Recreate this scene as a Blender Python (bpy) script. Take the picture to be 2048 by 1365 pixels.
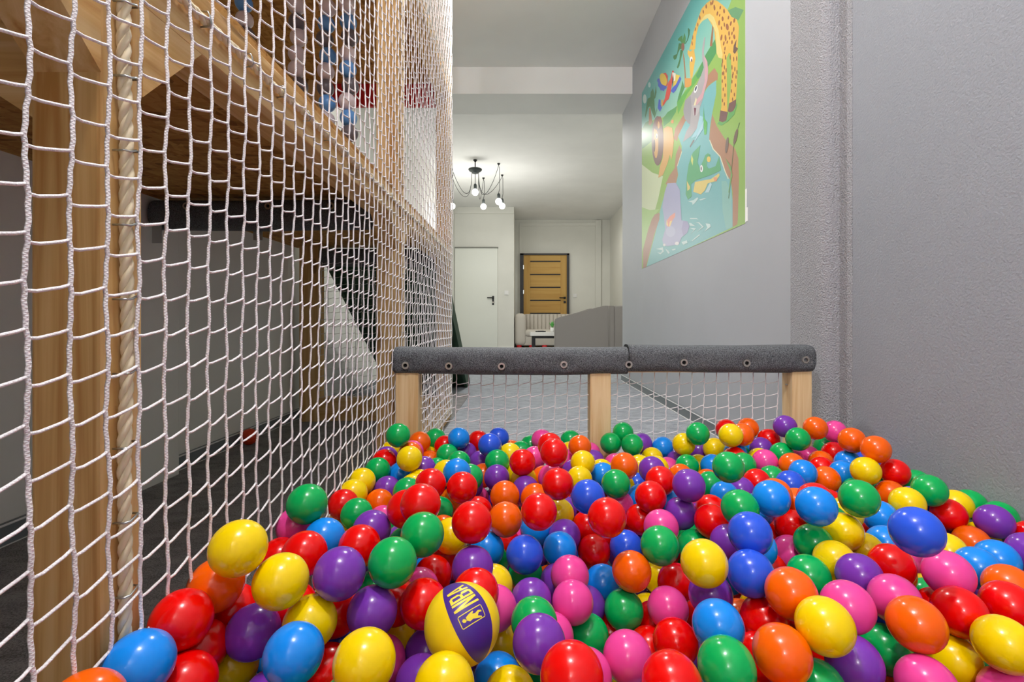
import bpy, bmesh, math, random
import numpy as np
from mathutils import Vector, Matrix

for o in list(bpy.data.objects): bpy.data.objects.remove(o)
scene = bpy.context.scene
COL = scene.collection
random.seed(7)
PI = math.pi

# ------------------------------------------------------------------ camera
cam_d = bpy.data.cameras.new('camera'); cam = bpy.data.objects.new('camera', cam_d); COL.objects.link(cam)
cam.location = (0, 0, 0.62); cam.rotation_euler = (PI / 2, 0, 0)
cam_d.sensor_width = 36.0; cam_d.lens = 36.0 * 1000 / 2048
cam_d.shift_x = -19 / 2048; cam_d.shift_y = -38.5 / 2048
cam_d.clip_start = 0.02; cam_d.clip_end = 60
scene.camera = cam

# ------------------------------------------------------------------ world, lamps, exposure
w = bpy.data.worlds.new('world'); scene.world = w; w.use_nodes = True
w.node_tree.nodes['Background'].inputs[0].default_value = (0.9, 0.95, 1.0, 1)
w.node_tree.nodes['Background'].inputs[1].default_value = 0.05
scene.view_settings.view_transform = 'Standard'; scene.view_settings.look = 'None'
scene.view_settings.gamma = 1.0; scene.view_settings.use_curve_mapping = False
scene.view_settings.exposure = 0.08
def lamp(name, loc, watt, col, r, cone=None):
    l = bpy.data.lights.new(name, 'SPOT' if cone else 'POINT'); l.energy = watt; l.color = col; l.shadow_soft_size = r
    if cone: l.spot_size = math.radians(cone); l.spot_blend = 0.6
    o = bpy.data.objects.new(name, l); COL.objects.link(o); o.location = loc
    return o
# pendant and downlight by the pit, added unseen fill lamps, and the glow of the chandelier bulbs
lamp('pendant_or_fill', (-0.12, 0.28, 2.5), 82, (1.0, 0.97, 1.0), 0.06)
lamp('downlight_or_fill', (-0.12, 3.0, 3.05), 138, (1.0, 0.98, 0.98), 0.06, 155)
lamp('pendant_or_fill', (-0.62, -2.6, 2.55), 118, (1.0, 0.97, 1.0), 0.10)  # added fill lamp behind the camera, no known fixture
lamp('downlight_or_fill', (0.6, 6.4, 3.05), 80, (1.0, 0.98, 0.93), 0.08, 160)  # unseen fill added to brighten the far room
lamp('downlight_or_fill', (1.0, 10.2, 3.05), 40, (1.0, 0.97, 0.90), 0.08, 165)  # unseen fill added to lift the back wall
lamp('chandelier_glow', (-0.30, 8.1, 1.95), 20, (1.0, 0.98, 0.93), 0.35)
lamp('chandelier_glow', (-1.05, 8.0, 1.95), 22, (1.0, 0.98, 0.93), 0.35)

# ------------------------------------------------------------------ materials
def lin(c):
    c = c / 255.0
    return c / 12.92 if c <= 0.04045 else ((c + 0.055) / 1.055) ** 2.4
def C(r, g, b, k=1.0):
    return tuple(min(0.92, lin(v) * k) for v in (r, g, b)) + (1.0,)
def mat(name, col, rough=0.6, metal=0.0, spec=0.5, coat=0.0, emit=0.0):
    m = bpy.data.materials.new(name); m.use_nodes = True
    p = m.node_tree.nodes['Principled BSDF']
    p.inputs['Base Color'].default_value = col; p.inputs['Roughness'].default_value = rough
    p.inputs['Metallic'].default_value = metal; p.inputs['Specular IOR Level'].default_value = spec
    p.inputs['Coat Weight'].default_value = coat; p.inputs['Coat Roughness'].default_value = 0.05
    if emit:
        p.inputs['Emission Color'].default_value = col; p.inputs['Emission Strength'].default_value = emit
    return m
def nd(m, t, **k):
    n = m.node_tree.nodes.new(t)
    for a, v in k.items():
        if a.startswith('i_'): n.inputs[a[2:].replace('_', ' ')].default_value = v
        else: setattr(n, a, v)
    return n
def lk(m, a, b): m.node_tree.links.new(a, b)
def coords(m, scale=(1, 1, 1), kind='Object', rot=(0, 0, 0)):
    tc = nd(m, 'ShaderNodeTexCoord'); mp = nd(m, 'ShaderNodeMapping')
    mp.inputs['Scale'].default_value = scale; mp.inputs['Rotation'].default_value = rot
    lk(m, tc.outputs[kind], mp.inputs['Vector']); return mp.outputs['Vector']
def ramp(m, fac, stops):
    r = nd(m, 'ShaderNodeValToRGB'); e = r.color_ramp.elements
    while len(e) < len(stops): e.new(0.5)
    for i, (p, c) in enumerate(stops): e[i].position = p; e[i].color = c
    lk(m, fac, r.inputs['Fac']); return r.outputs['Color']
def bump(m, h, strength, dist):
    b = nd(m, 'ShaderNodeBump'); b.inputs['Strength'].default_value = strength; b.inputs['Distance'].default_value = dist
    lk(m, h, b.inputs['Height'])
    lk(m, b.outputs['Normal'], m.node_tree.nodes['Principled BSDF'].inputs['Normal'])
def noise(m, vec, scale, detail=3, rough=0.55, dist=0.0):
    n = nd(m, 'ShaderNodeTexNoise'); n.inputs['Scale'].default_value = scale; n.inputs['Detail'].default_value = detail
    n.inputs['Roughness'].default_value = rough; n.inputs['Distortion'].default_value = dist
    lk(m, vec, n.inputs['Vector']); return n.outputs['Fac']
def base(m, colsock): lk(m, colsock, m.node_tree.nodes['Principled BSDF'].inputs['Base Color'])

def plaster(name, col, scale, strength, dist, rough=0.85):
    m = mat(name, col, rough, spec=0.45 if rough < 0.6 else 0.3); v = coords(m)
    bump(m, noise(m, v, scale, 4), strength, dist)
    c2 = tuple(x * 0.94 for x in col[:3]) + (1,)
    base(m, ramp(m, noise(m, v, 1.3, 3), [(0.35, c2), (0.65, col)]))
    return m
WALL = C(156, 161, 167)
M_wall = plaster('brightened_plaster', C(180, 184, 189), 420, 0.06, 0.002, 0.58)  # lighter copy of the near wall's paint, stronger light put into its colour
M_wallfine = plaster('stippled_plaster', WALL, 150, 0.5, 0.004)
M_rough = plaster('coarse_plaster', C(186, 187, 191), 170, 1.0, 0.013)
M_ceil = plaster('ceiling_paint', C(247, 249, 243), 300, 0.08, 0.002)
M_wallfar = plaster('far_wall_paint', C(236, 236, 228), 300, 0.06, 0.002)

def wood(name, axis, c1, c2, c3, s=1.0, rough=0.55):
    knots = s == 1.0
    m = mat(name, c1, rough, spec=0.35)
    sc = [38 * s] * 3; sc[axis] = 1.6 * s
    v = coords(m, tuple(sc))
    n1 = noise(m, v, 1.0, 4, 0.6, 0.6)
    col = ramp(m, n1, [(0.30, c3), (0.46, c2), (0.62, c1), (0.8, c2)])
    kc = [9.0] * 3; kc[axis] = 3.2
    vo = nd(m, 'ShaderNodeTexVoronoi'); vo.inputs['Scale'].default_value = 1.0; lk(m, coords(m, tuple(kc)), vo.inputs['Vector'])
    a, b = (1.0, 0.75) if knots else (0.0, 0.0)
    kf = ramp(m, vo.outputs['Distance'], [(0.0, (a, a, a, 1)), (0.13, (b, b, b, 1)), (0.17, (0, 0, 0, 1))])
    mx = nd(m, 'ShaderNodeMix', data_type='RGBA'); lk(m, kf, mx.inputs['Factor']); lk(m, col, mx.inputs['A'])
    mx.inputs['B'].default_value = tuple(x * 0.45 for x in c3[:3]) + (1,)
    base(m, mx.outputs['Result'])
    bump(m, n1, 0.12, 0.001)
    return m
PW1, PW2, PW3 = C(232, 206, 160), C(222, 190, 140), C(206, 165, 108)
M_pine = [wood('pine_%s' % a, i, PW1, PW2, PW3) for i, a in enumerate('xyz')]
M_fpine = [wood('frame_pine_%s' % a, i, C(228, 194, 138), C(214, 172, 108), C(188, 136, 72)) for i, a in enumerate('xyz')]
M_oak = wood('oak_door', 0, C(212, 172, 98), C(204, 160, 86), C(190, 142, 70), 0.25)
M_oakv = wood('oak_stile', 2, C(210, 170, 96), C(202, 158, 84), C(190, 142, 70), 0.25)
def osb():
    m = mat('strand_board', C(196, 150, 84), 0.7, spec=0.25)
    v = coords(m, (14, 60, 60)); v2 = coords(m, (60, 12, 60), rot=(0, 0, 0.6))
    vo = nd(m, 'ShaderNodeTexVoronoi'); lk(m, v, vo.inputs['Vector']); vo.inputs['Scale'].default_value = 1.0
    vp = nd(m, 'ShaderNodeTexVoronoi'); lk(m, v2, vp.inputs['Vector']); vp.inputs['Scale'].default_value = 1.0
    mx = nd(m, 'ShaderNodeMix', data_type='RGBA'); mx.inputs['Factor'].default_value = 0.5
    lk(m, vo.outputs['Color'], mx.inputs['A']); lk(m, vp.outputs['Color'], mx.inputs['B'])
    bw = nd(m, 'ShaderNodeRGBToBW'); lk(m, mx.outputs['Result'], bw.inputs['Color'])
    base(m, ramp(m, bw.outputs['Val'], [(0.2, C(140, 92, 40)), (0.42, C(186, 134, 66)), (0.6, C(204, 156, 88)), (0.8, C(176, 122, 56))]))
    bump(m, bw.outputs['Val'], 0.15, 0.001)
    return m
M_osb = osb()
def carpet(name, a, b, streak):
    m = mat(name, a, 0.95, spec=0.1)
    n1 = noise(m, coords(m, (1, streak, 1)), 11, 5, 0.75); n2 = noise(m, coords(m), 260, 2)
    mu = nd(m, 'ShaderNodeMath', operation='MULTIPLY_ADD'); mu.inputs[1].default_value = 0.6; lk(m, n2, mu.inputs[0])
    hf = nd(m, 'ShaderNodeMath', operation='MULTIPLY'); hf.inputs[1].default_value = 0.5; lk(m, n1, hf.inputs[0]); lk(m, hf.outputs[0], mu.inputs[2])
    base(m, ramp(m, mu.outputs[0], [(0.42, b), (0.62, a)])); bump(m, n2, 0.8, 0.006)
    return m
M_carpet = carpet('grey_carpet', C(186, 191, 196), C(118, 123, 130), 2.4)
M_carpetd = carpet('dark_carpet', C(166, 164, 162), C(108, 107, 106), 1.6)
def foam():
    m = mat('grey_foam', C(92, 92, 98), 0.62, spec=0.45); v = coords(m)
    n = noise(m, v, 380, 2); base(m, ramp(m, n, [(0.38, C(50, 53, 57)), (0.66, C(124, 129, 132))])); bump(m, n, 0.9, 0.003)
    return m
M_foam = foam()
def cord():
    m = mat('braided_cord', C(240, 236, 236), 0.7, spec=0.3)
    uvn = nd(m, 'ShaderNodeUVMap'); sp = nd(m, 'ShaderNodeSeparateXYZ'); lk(m, uvn.outputs['UV'], sp.inputs[0])
    hs = []
    for s in (1, -1):
        a = nd(m, 'ShaderNodeMath', operation='MULTIPLY'); a.inputs[1].default_value = 2 * PI * 2 * s; lk(m, sp.outputs['X'], a.inputs[0])
        b = nd(m, 'ShaderNodeMath', operation='MULTIPLY_ADD'); b.inputs[1].default_value = 2 * PI / 0.0038; lk(m, sp.outputs['Y'], b.inputs[0]); lk(m, a.outputs[0], b.inputs[2])
        s_ = nd(m, 'ShaderNodeMath', operation='SINE'); lk(m, b.outputs[0], s_.inputs[0]); hs.append(s_.outputs[0])
    mx = nd(m, 'ShaderNodeMath', operation='MAXIMUM'); lk(m, hs[0], mx.inputs[0]); lk(m, hs[1], mx.inputs[1])
    bump(m, mx.outputs[0], 0.35, 0.0008)
    return m
M_cord = cord()
M_rope = mat('sisal_rope', C(238, 224, 190), 0.85, spec=0.2)
M_zinc = mat('zinc_staple', C(190, 195, 195), 0.3, 1.0)
M_steel = mat('steel_washer', C(205, 200, 190), 0.35, 1.0)
M_black = mat('black_metal', C(28, 28, 30), 0.5)
M_hole = mat('dark_recess', C(12, 12, 12), 0.9)
M_red = mat('red_board', C(205, 20, 26), 0.5)
M_whiteb = mat('white_board', C(238, 240, 242), 0.45)
M_green = mat('dark_green_slide', C(22, 62, 34), 0.6)
M_doorw = mat('white_door_leaf', C(234, 237, 228), 0.4)
M_frame = mat('anthracite_frame', C(58, 58, 62), 0.5)
M_sofa = mat('beige_velvet', C(212, 206, 196), 0.9, spec=0.15)
M_sofad = mat('grey_velvet', C(150, 146, 142), 0.9, spec=0.15)
M_alu = mat('grey_skirting', C(118, 126, 128), 0.45)
M_bulb = mat('lit_bulb', (1.0, 0.98, 0.93, 1), 0.4, emit=9.0)
M_white = mat('white_plastic', C(238, 238, 236), 0.35)
BC = dict(R=C(234, 4, 2), O=C(255, 98, 0), Y=C(250, 212, 0), G=C(0, 172, 84), B=C(16, 140, 240), D=C(40, 88, 222), V=C(120, 54, 172), P=C(236, 72, 156))
M_ball = {}
for k, c in BC.items():
    m = mat('ball_plastic_' + dict(R='red', O='orange', Y='yellow', G='green', B='sky', D='royal', V='purple', P='pink')[k], c, 0.2, spec=0.42, coat=0.12)
    p = m.node_tree.nodes['Principled BSDF']
    p.inputs['Subsurface Weight'].default_value = 0.0
    bump(m, noise(m, coords(m), 60, 2), 0.06, 0.001)
    M_ball[k] = m

# ------------------------------------------------------------------ mesh helpers
def link(o, parent=None):
    COL.objects.link(o)
    if parent is not None:
        o.parent = parent; o.matrix_parent_inverse = Matrix.Translation(-Vector(world_loc(parent)))
    return o
def world_loc(o):
    return Vector(o['_base']) if '_base' in o else Vector(o.location) if o.parent is None else Vector((0, 0, 0))
def obj(name, verts, faces, m, parent=None, smooth=False, uv=None):
    me = bpy.data.meshes.new(name); me.from_pydata(verts, [], faces)
    ms = m if isinstance(m, list) else [m]
    for x in ms: me.materials.append(x)
    if smooth: me.polygons.foreach_set('use_smooth', [True] * len(me.polygons))
    me.update(); o = bpy.data.objects.new(name, me)
    return link(o, parent)
def bmobj(name, bm, m, parent=None, smooth=False):
    me = bpy.data.meshes.new(name); bm.to_mesh(me); bm.free()
    me.materials.append(m)
    if smooth: me.polygons.foreach_set('use_smooth', [True] * len(me.polygons))
    o = bpy.data.objects.new(name, me); return link(o, parent)
def box(name, x0, x1, y0, y1, z0, z1, m, parent=None, bev=0.003):
    bm = bmesh.new(); bmesh.ops.create_cube(bm, size=1)
    for v in bm.verts: v.co = ((x0 + x1) / 2 + v.co.x * (x1 - x0), (y0 + y1) / 2 + v.co.y * (y1 - y0), (z0 + z1) / 2 + v.co.z * (z1 - z0))
    if bev: bmesh.ops.bevel(bm, geom=bm.edges[:], offset=bev, segments=2, affect='EDGES', profile=0.6)
    return bmobj(name, bm, m, parent)
def prism(name, pts, axis, a0, a1, m, parent=None, bev=0.0):
    """pts: 2-D outline in the plane across `axis` (x:(y,z) y:(x,z) z:(x,y)), extruded a0..a1"""
    bm = bmesh.new()
    def P3(p, a): return (a, p[0], p[1]) if axis == 'x' else (p[0], a, p[1]) if axis == 'y' else (p[0], p[1], a)
    v0 = [bm.verts.new(P3(p, a0)) for p in pts]; v1 = [bm.verts.new(P3(p, a1)) for p in pts]
    bm.faces.new(v0); bm.faces.new(v1[::-1]); n = len(pts)
    for i in range(n): bm.faces.new((v0[i], v1[i], v1[(i + 1) % n], v0[(i + 1) % n]))
    bmesh.ops.recalc_face_normals(bm, faces=bm.faces[:])
    if bev: bmesh.ops.bevel(bm, geom=bm.edges[:], offset=bev, segments=2, affect='EDGES')
    return bmobj(name, bm, m, parent)
def tube_data(path, r, n=8, caps=True):
    path = [Vector(p) for p in path]; vs = []; fs = []
    prev = None
    for i, p in enumerate(path):
        t = (path[min(i + 1, len(path) - 1)] - path[max(i - 1, 0)]).normalized()
        ref = prev if prev is not None else (Vector((0, 0, 1)) if abs(t.z) < 0.9 else Vector((1, 0, 0)))
        a = t.cross(ref).normalized(); b = a.cross(t).normalized(); prev = b
        rr = r[i] if isinstance(r, (list, tuple)) else r
        for k in range(n):
            th = 2 * PI * k / n; vs.append(p + (a * math.cos(th) + b * math.sin(th)) * rr)
    for i in range(len(path) - 1):
        for k in range(n):
            fs.append((i * n + k, i * n + (k + 1) % n, (i + 1) * n + (k + 1) % n, (i + 1) * n + k))
    if caps:
        fs.append(tuple(range(n))[::-1]); fs.append(tuple((len(path) - 1) * n + k for k in range(n)))
    return vs, fs
def tube(name, path, r, m, parent=None, n=8):
    v, f = tube_data(path, r, n); return obj(name, v, f, m, parent, smooth=True)
def join(parts):
    V, F = [], []
    for v, f in parts:
        o = len(V); V += list(v); F += [tuple(i + o for i in q) for q in f]
    return V, F
def lathe(name, prof, loc, m, parent=None, n=20, axis='z'):
    vs, fs = [], []
    for r, h in prof:
        for k in range(n):
            th = 2 * PI * k / n; a, b = r * math.cos(th), r * math.sin(th)
            q = (a, b, h) if axis == 'z' else (a, h, b)
            vs.append(tuple(q[i] + loc[i] for i in range(3)))
    for i in range(len(prof) - 1):
        for k in range(n): fs.append((i * n + k, i * n + (k + 1) % n, (i + 1) * n + (k + 1) % n, (i + 1) * n + k))
    fs.append(tuple(range(n))[::-1]); fs.append(tuple((len(prof) - 1) * n + k for k in range(n)))
    o = obj(name, vs, fs, m, parent, smooth=True); return o
def tag(o, label, cat, group=None):
    o['label'] = label; o['category'] = cat
    if group: o['group'] = group
    return o
def struct(o): o['kind'] = 'structure'; return o
def thing(name, loc, label, cat, group=None):
    o = bpy.data.objects.new(name, None); COL.objects.link(o); o.location = loc; o.empty_display_size = 0.1
    o['_base'] = loc
    return tag(o, label, cat, group)

# ------------------------------------------------------------------ the room
XR, XRN, XL, ZC = 1.065, 1.121, -1.432, 3.07
struct(box('floor', XL - 0.1, 2.3, -4.2, 12.2, -0.1, 0.0, M_carpet, bev=0))
struct(box('floor_play_area', XL, -0.44, -4.0, 4.3, 0.0, 0.004, M_carpetd, bev=0))
struct(box('ceiling', XL - 0.1, 2.3, -4.2, 12.2, ZC, ZC + 0.1, M_ceil, bev=0))
struct(box('ceiling_beam', XL, 1.2, 4.80, 5.28, 2.81, ZC, M_ceil, bev=0.004))
# right wall: smooth far stretch, coarse plaster pilaster with a rounded edge, recessed near stretch
struct(box('wall_right_far', XR, 1.25, 1.976, 5.275, 0, ZC, M_wall, bev=0))
cs = [(XR + 0.03 - 0.03 * math.cos(t), 1.76 + 0.03 - 0.03 * math.sin(t)) for t in [i * PI / 16 for i in range(9)]]
struct(prism('wall_right_pilaster', [(1.25, 1.976), (XR - 0.002, 1.976)] + [(x - 0.002, y) for x, y in cs] + [(1.125, 1.76), (1.25, 1.76)], 'z', 0, ZC, M_rough))
struct(box('wall_right_corner', XRN - 0.0015, 1.25, 1.693, 1.765, 0, ZC, M_rough, bev=0))
struct(box('wall_right', XRN, 1.25, -4.1, 1.70, 0, ZC, M_wallfine, bev=0))
struct(box('wall_right_return', 1.25, 2.3, 5.17, 5.275, 0, ZC, M_wallfar, bev=0))
struct(box('wall_far_right', 2.12, 2.25, 5.2, 12.1, 0, ZC, M_wallfar, bev=0))
struct(box('wall_back', -0.2, 2.3, 12.0, 12.15, 0, ZC, M_wallfar, bev=0))
struct(box('wall_back_left', XL, -0.16, 10.7, 12.1, 0, ZC, M_wallfar, bev=0.005))
struct(box('wall_left', XL - 0.12, XL, -4.1, 12.1, 0, ZC, M_wallfar, bev=0))
struct(box('wall_left_pilaster', XL, XL + 0.05, 1.80, 2.02, 0, ZC, M_wallfar, bev=0.006))
struct(box('wall_rear', XL, 1.25, -4.15, -4.0, 0, ZC, M_wall, bev=0))
struct(box('trim_1', -0.05, 1.86, 11.97, 12.02, 2.92, 2.99, M_wallfar))
struct(box('trim_2', 1.77, 1.90, 11.94, 12.02, 0, 3.05, M_wallfar))
struct(box('trim_3', -0.05, 0.0, 11.97, 12.02, 0, 2.92, M_wallfar))
struct(box('trim_4', XL, -0.16, 10.66, 10.72, 2.93, 3.07, M_wallfar))
# skirting boards
def skirting(name, x, y0, y1, s):
    o = struct(box(name, *sorted((x, x + s * 0.014)), y0, y1, 0, 0.065, M_alu, bev=0.003))
    box('skirting_cap', *sorted((x, x + s * 0.0165)), y0, y1, 0.058, 0.064, M_white, o, bev=0.002)
    box('skirting_foot', *sorted((x, x + s * 0.018)), y0, y1, 0.0, 0.006, M_white, o, bev=0.002)
skirting('baseboard_right', XR, 1.976, 5.275, -1)
skirting('baseboard_left', XL, 2.02, 10.7, 1)
skirting('baseboard_left_near', XL, -4.0, 1.80, 1)
struct(box('baseboard_back', XL, -0.16, 10.68, 10.7, 0, 0.08, M_white, bev=0.003))
# ------------------------------------------------------------------ doors at the far end
d1 = struct(box('door_1', -1.42, -0.514, 10.655, 10.70, 0.0, 2.19, M_doorw))
box('door_head', -1.42, -0.50, 10.64, 10.70, 2.19, 2.215, mat('door_shadow_gap', C(130, 130, 124), 0.7), d1)
box('handle_plate', -0.625, -0.585, 10.635, 10.655, 0.98, 1.17, M_black, d1, bev=0.006)
tube('lever', [(-0.605, 10.645, 1.13), (-0.605, 10.60, 1.13), (-0.63, 10.595, 1.13), (-0.73, 10.595, 1.13)], 0.013, M_black, d1)
box('keyhole', -0.613, -0.597, 10.630, 10.637, 1.02, 1.05, M_steel, d1, bev=0.001)
d2 = struct(box('door_2', 0.05, 1.08, 11.93, 11.99, 0.0, 2.21, M_oakv, bev=0.002))
for x0, x1, z0, z1 in ((-0.036, 0.05, 0, 2.25), (1.08, 1.14, 0, 2.25), (-0.036, 1.14, 2.21, 2.25)):
    box('frame_bar', x0, x1, 11.90, 12.0, z0, z1, M_frame, d2)
zc = [2.06, 1.747, 1.44, 1.13, 0.82, 0.5]
for i, z in enumerate(zc):
    top = 2.20 if i == 0 else zc[i - 1] - 0.014
    box('panel', 0.205, 0.93, 11.922, 11.94, z + 0.014, top, M_oak, d2, bev=0.003)
    if i < 5: box('inlay', 0.205, 0.93, 11.917, 11.94, z - 0.012, z + 0.012, M_black, d2, bev=0)
box('handle_rose', 1.005, 1.055, 11.90, 11.93, 1.165, 1.215, M_black, d2); box('lock_rose', 1.005, 1.055, 11.90, 11.93, 1.07, 1.12, M_black, d2)
tube('lever', [(1.03, 11.91, 1.19), (1.03, 11.87, 1.19), (0.90, 11.865, 1.19)], 0.014, M_black, d2)
for z in (1.92, 1.33): box('hinge', 0.035, 0.06, 11.88, 11.93, z - 0.05, z + 0.05, M_zinc, d2)
for x, y, z, l in ((-0.32, 10.69, 1.24, 'white light switch beside the white flush door'), (1.285, 11.99, 1.245, 'white light switch beside the oak door')):
    s = thing('light_switch', (x, y, z - 0.045), l, 'switch')
    box('plate', x - 0.045, x + 0.045, y - 0.012, y + 0.005, z - 0.045, z + 0.045, M_white, s, bev=0.004)
    box('rocker', x - 0.03, x + 0.03, y - 0.018, y - 0.006, z - 0.03, z + 0.03, M_white, s, bev=0.003)

# ------------------------------------------------------------------ lounge furniture
def rbox(name, x0, x1, y0, y1, z0, z1, m, parent, r=0.05, seg=5):
    bm = bmesh.new(); bmesh.ops.create_cube(bm, size=1)
    for v in bm.verts: v.co = ((x0 + x1) / 2 + v.co.x * (x1 - x0), (y0 + y1) / 2 + v.co.y * (y1 - y0), (z0 + z1) / 2 + v.co.z * (z1 - z0))
    bmesh.ops.bevel(bm, geom=bm.edges[:], offset=r, segments=seg, affect='EDGES', profile=0.5)
    return bmobj(name, bm, m, parent, smooth=True)
so = thing('sofa', (0.8, 11.2, 0), 'pale beige channel-tufted sofa in front of the oak door', 'sofa')
rbox('base', -0.12, 1.72, 10.85, 11.75, 0.10, 0.32, M_sofa, so, 0.03)
rbox('seat_cushion', 0.08, 1.52, 10.80, 11.5, 0.30, 0.45, M_sofa, so, 0.06)
for i in range(16):
    x = 0.10 + i * 0.09
    rbox('back_channel', x, x + 0.092, 11.42, 11.6, 0.40, 0.80, M_sofa, so, 0.04, 4)
rbox('back_shell', 0.05, 1.55, 11.56, 11.75, 0.3, 0.80, M_sofa, so, 0.05)
for x0 in (-0.150, 1.52): rbox('armrest', x0, x0 + 0.25, 10.80, 11.72, 0.10, 0.80, M_sofa, so, 0.09)
for x in (-0.05, 0.22, 0.50, 1.1, 1.6):
    lathe('leg', [(0.035, 0), (0.055, 0.05), (0.055, 0.11)], (x, 10.88, 0.0), M_red, so, 12)
ar = thing('sofa', (1.1, 8.0, 0), 'grey velvet sofa seen end-on beyond the wall corner, sloping side panel', 'sofa')
prism('end_panel', [(0.50, 0.06), (0.50, 0.65), (0.53, 0.675), (0.62, 0.70), (1.19, 0.848), (1.24, 0.86), (1.40, 0.86), (1.40, 0.06)], 'y', 7.5, 7.66, M_sofad, ar, 0.012)
rbox('back_end', 1.395, 1.62, 7.5, 9.3, 0.06, 0.86, M_sofad, ar, 0.02)
rbox('seat_cushion', 0.64, 1.40, 7.66, 9.1, 0.28, 0.45, M_sofad, ar, 0.05)
rbox('base', 0.65, 1.40, 7.66, 9.1, 0.06, 0.28, M_sofad, ar, 0.02)
prism('far_panel', [(0.66, 0.06), (0.66, 0.65), (0.76, 0.70), (1.24, 0.86), (1.40, 0.86), (1.40, 0.06)], 'y', 9.1, 9.26, M_sofad, ar, 0.012)
tube('piping', [(1.31, 7.494, 0.06), (1.31, 7.494, 0.86)], 0.006, M_sofad, ar)
for x, y in ((0.58, 7.6), (1.5, 7.6), (0.70, 9.15), (1.5, 9.15)): lathe('leg', [(0.02, 0), (0.03, 0.065)], (x, y, 0), M_black, ar, 10)
tb = thing('coffee_table', (0.5, 9.5, 0), 'low coffee table with thick white top and black metal legs', 'table')
box('table_top', 0.165, 1.05, 9.3, 9.9, 0.355, 0.425, mat('white_table_top', C(232, 232, 228), 0.4), tb, bev=0.004)
for x in (0.20, 0.96):
    for y in (9.34, 9.80): box('leg', x, x + 0.06, y, y + 0.05, 0, 0.31, M_black, tb)
box('rail', 0.20, 1.02, 9.34, 9.39, 0.31, 0.355, M_black, tb); box('rail', 0.20, 1.02, 9.80, 9.85, 0.31, 0.355, M_black, tb)
rm = thing('remote_control', (0.36, 9.45, 0.425), 'dark remote control lying on the white coffee table', 'remote')
prism('body', [(0.26, 9.42), (0.30, 9.40), (0.44, 9.41), (0.46, 9.44), (0.44, 9.47), (0.30, 9.46)], 'z', 0.425, 0.448, M_black, rm, 0.003)
box('button_strip', 0.31, 0.42, 9.42, 9.45, 0.446, 0.451, M_frame, rm, bev=0.001)
pp = thing('potted_plant', (0.585, 9.5, 0.425), 'small green plant in a white pot on the coffee table', 'plant')
lathe('pot', [(0.028, 0), (0.04, 0.03), (0.04, 0.085), (0.034, 0.085), (0.03, 0.07)], (0.585, 9.5, 0.425), M_white, pp, 14)
rg = random.Random(3); lv = []
for i in range(26):
    a = rg.uniform(0, 2 * PI); l = rg.uniform(0.08, 0.15); t = rg.uniform(0.2, 0.75)
    b = Vector((0.585, 9.5, 0.50)); d = Vector((math.cos(a) * math.sin(t), math.sin(a) * math.sin(t), math.cos(t))) * l
    s = Vector((-math.sin(a), math.cos(a), 0)) * 0.011
    lv.append(([b, b + d * 0.6 + s, b + d, b + d * 0.6 - s], [(0, 1, 2, 3)]))
v, f = join(lv); obj('foliage', v, f, mat('leaf_green', C(104, 190, 96), 0.6), pp)

# ------------------------------------------------------------------ spider chandelier with lit bulbs
ch = thing('chandelier', (-0.70, 7.56, 2.6), 'black spider chandelier with hanging bare bulbs, lit', 'chandelier')
HX, HY = -0.70, 7.56
lathe('ceiling_rose', [(0.03, 0), (0.03, -0.01), (0.012, -0.03)], (HX, HY, ZC), M_black, ch, 12)
tube('stem', [(HX, HY, ZC), (HX, HY, 2.95)], 0.008, M_black, ch)
lathe('hub', [(0.02, 0.03), (0.10, 0.012), (0.105, 0.0), (0.09, -0.02), (0.05, -0.045), (0.045, -0.055), (0.02, -0.06)], (HX, HY, 2.92), mat('hub_metal', C(70, 76, 76), 0.4, 0.6), ch, 24)
def bulb(x, y, z, r=0.05):
    lathe('bulb_socket', [(0.008, 0.13), (0.02, 0.12), (0.024, 0.10), (0.024, 0.045)], (x, y, z), mat('socket_metal', C(80, 86, 86), 0.4, 0.5) if 'socket_metal' not in bpy.data.materials else bpy.data.materials['socket_metal'], ch, 12)
    pr = [(0.004, -r)] + [(r * math.cos(t), r * math.sin(t)) for t in [(-0.45 + 0.8 * i / 8) * PI for i in range(9)]] + [(0.018, r + 0.012)]
    lathe('bulb', pr, (x, y, z), M_bulb, ch, 16)
tube('cable', [(HX, HY, 2.87), (HX, HY, 2.71)], 0.005, M_black, ch, 6); bulb(HX, HY, 2.58)
for hx, hy, bz, sag in ((-0.353, 7.73, 2.48, 0.42), (-0.322, 8.33, 2.55, 0.38), (-0.646, 8.5, 2.58, 0.45), (-1.154, 8.34, 2.55, 0.42), (-1.09, 7.75, 2.41, 0.40)):
    lathe('ceiling_hook', [(0.022, 0), (0.022, -0.008), (0.008, -0.03)], (hx, hy, ZC), M_black, ch, 10)
    pts = []
    ax, ay, az = HX + 0.05 * (1 if hx > HX else -1), HY, 2.87; n = 16
    mx_, my_, mz_ = (ax * 0.62 + hx * 0.38), (ay + hy) / 2, 2.87 - sag
    for i in range(n + 1):
        t = i / n
        b0, b1, b2, b3 = (1 - t) ** 3, 3 * t * (1 - t) ** 2, 3 * t * t * (1 - t), t ** 3
        pts.append((b0 * ax + b1 * (ax + 0.02 * (hx - ax)) + b2 * (mx_ * 0.5 + hx * 0.5) + b3 * hx, b0 * ay + b1 * ay + b2 * my_ + b3 * hy,
                    b0 * az + b1 * (az - sag * 1.5) + b2 * (ZC - sag * 0.95) + b3 * (ZC - 0.03)))
    pts += [(hx + 0.012, hy, ZC - 0.06), (hx + 0.014, hy, bz + 0.2), (hx, hy, bz + 0.13)]
    tube('cable', pts, 0.0042, M_black, ch, 6); bulb(hx, hy, bz)

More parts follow.
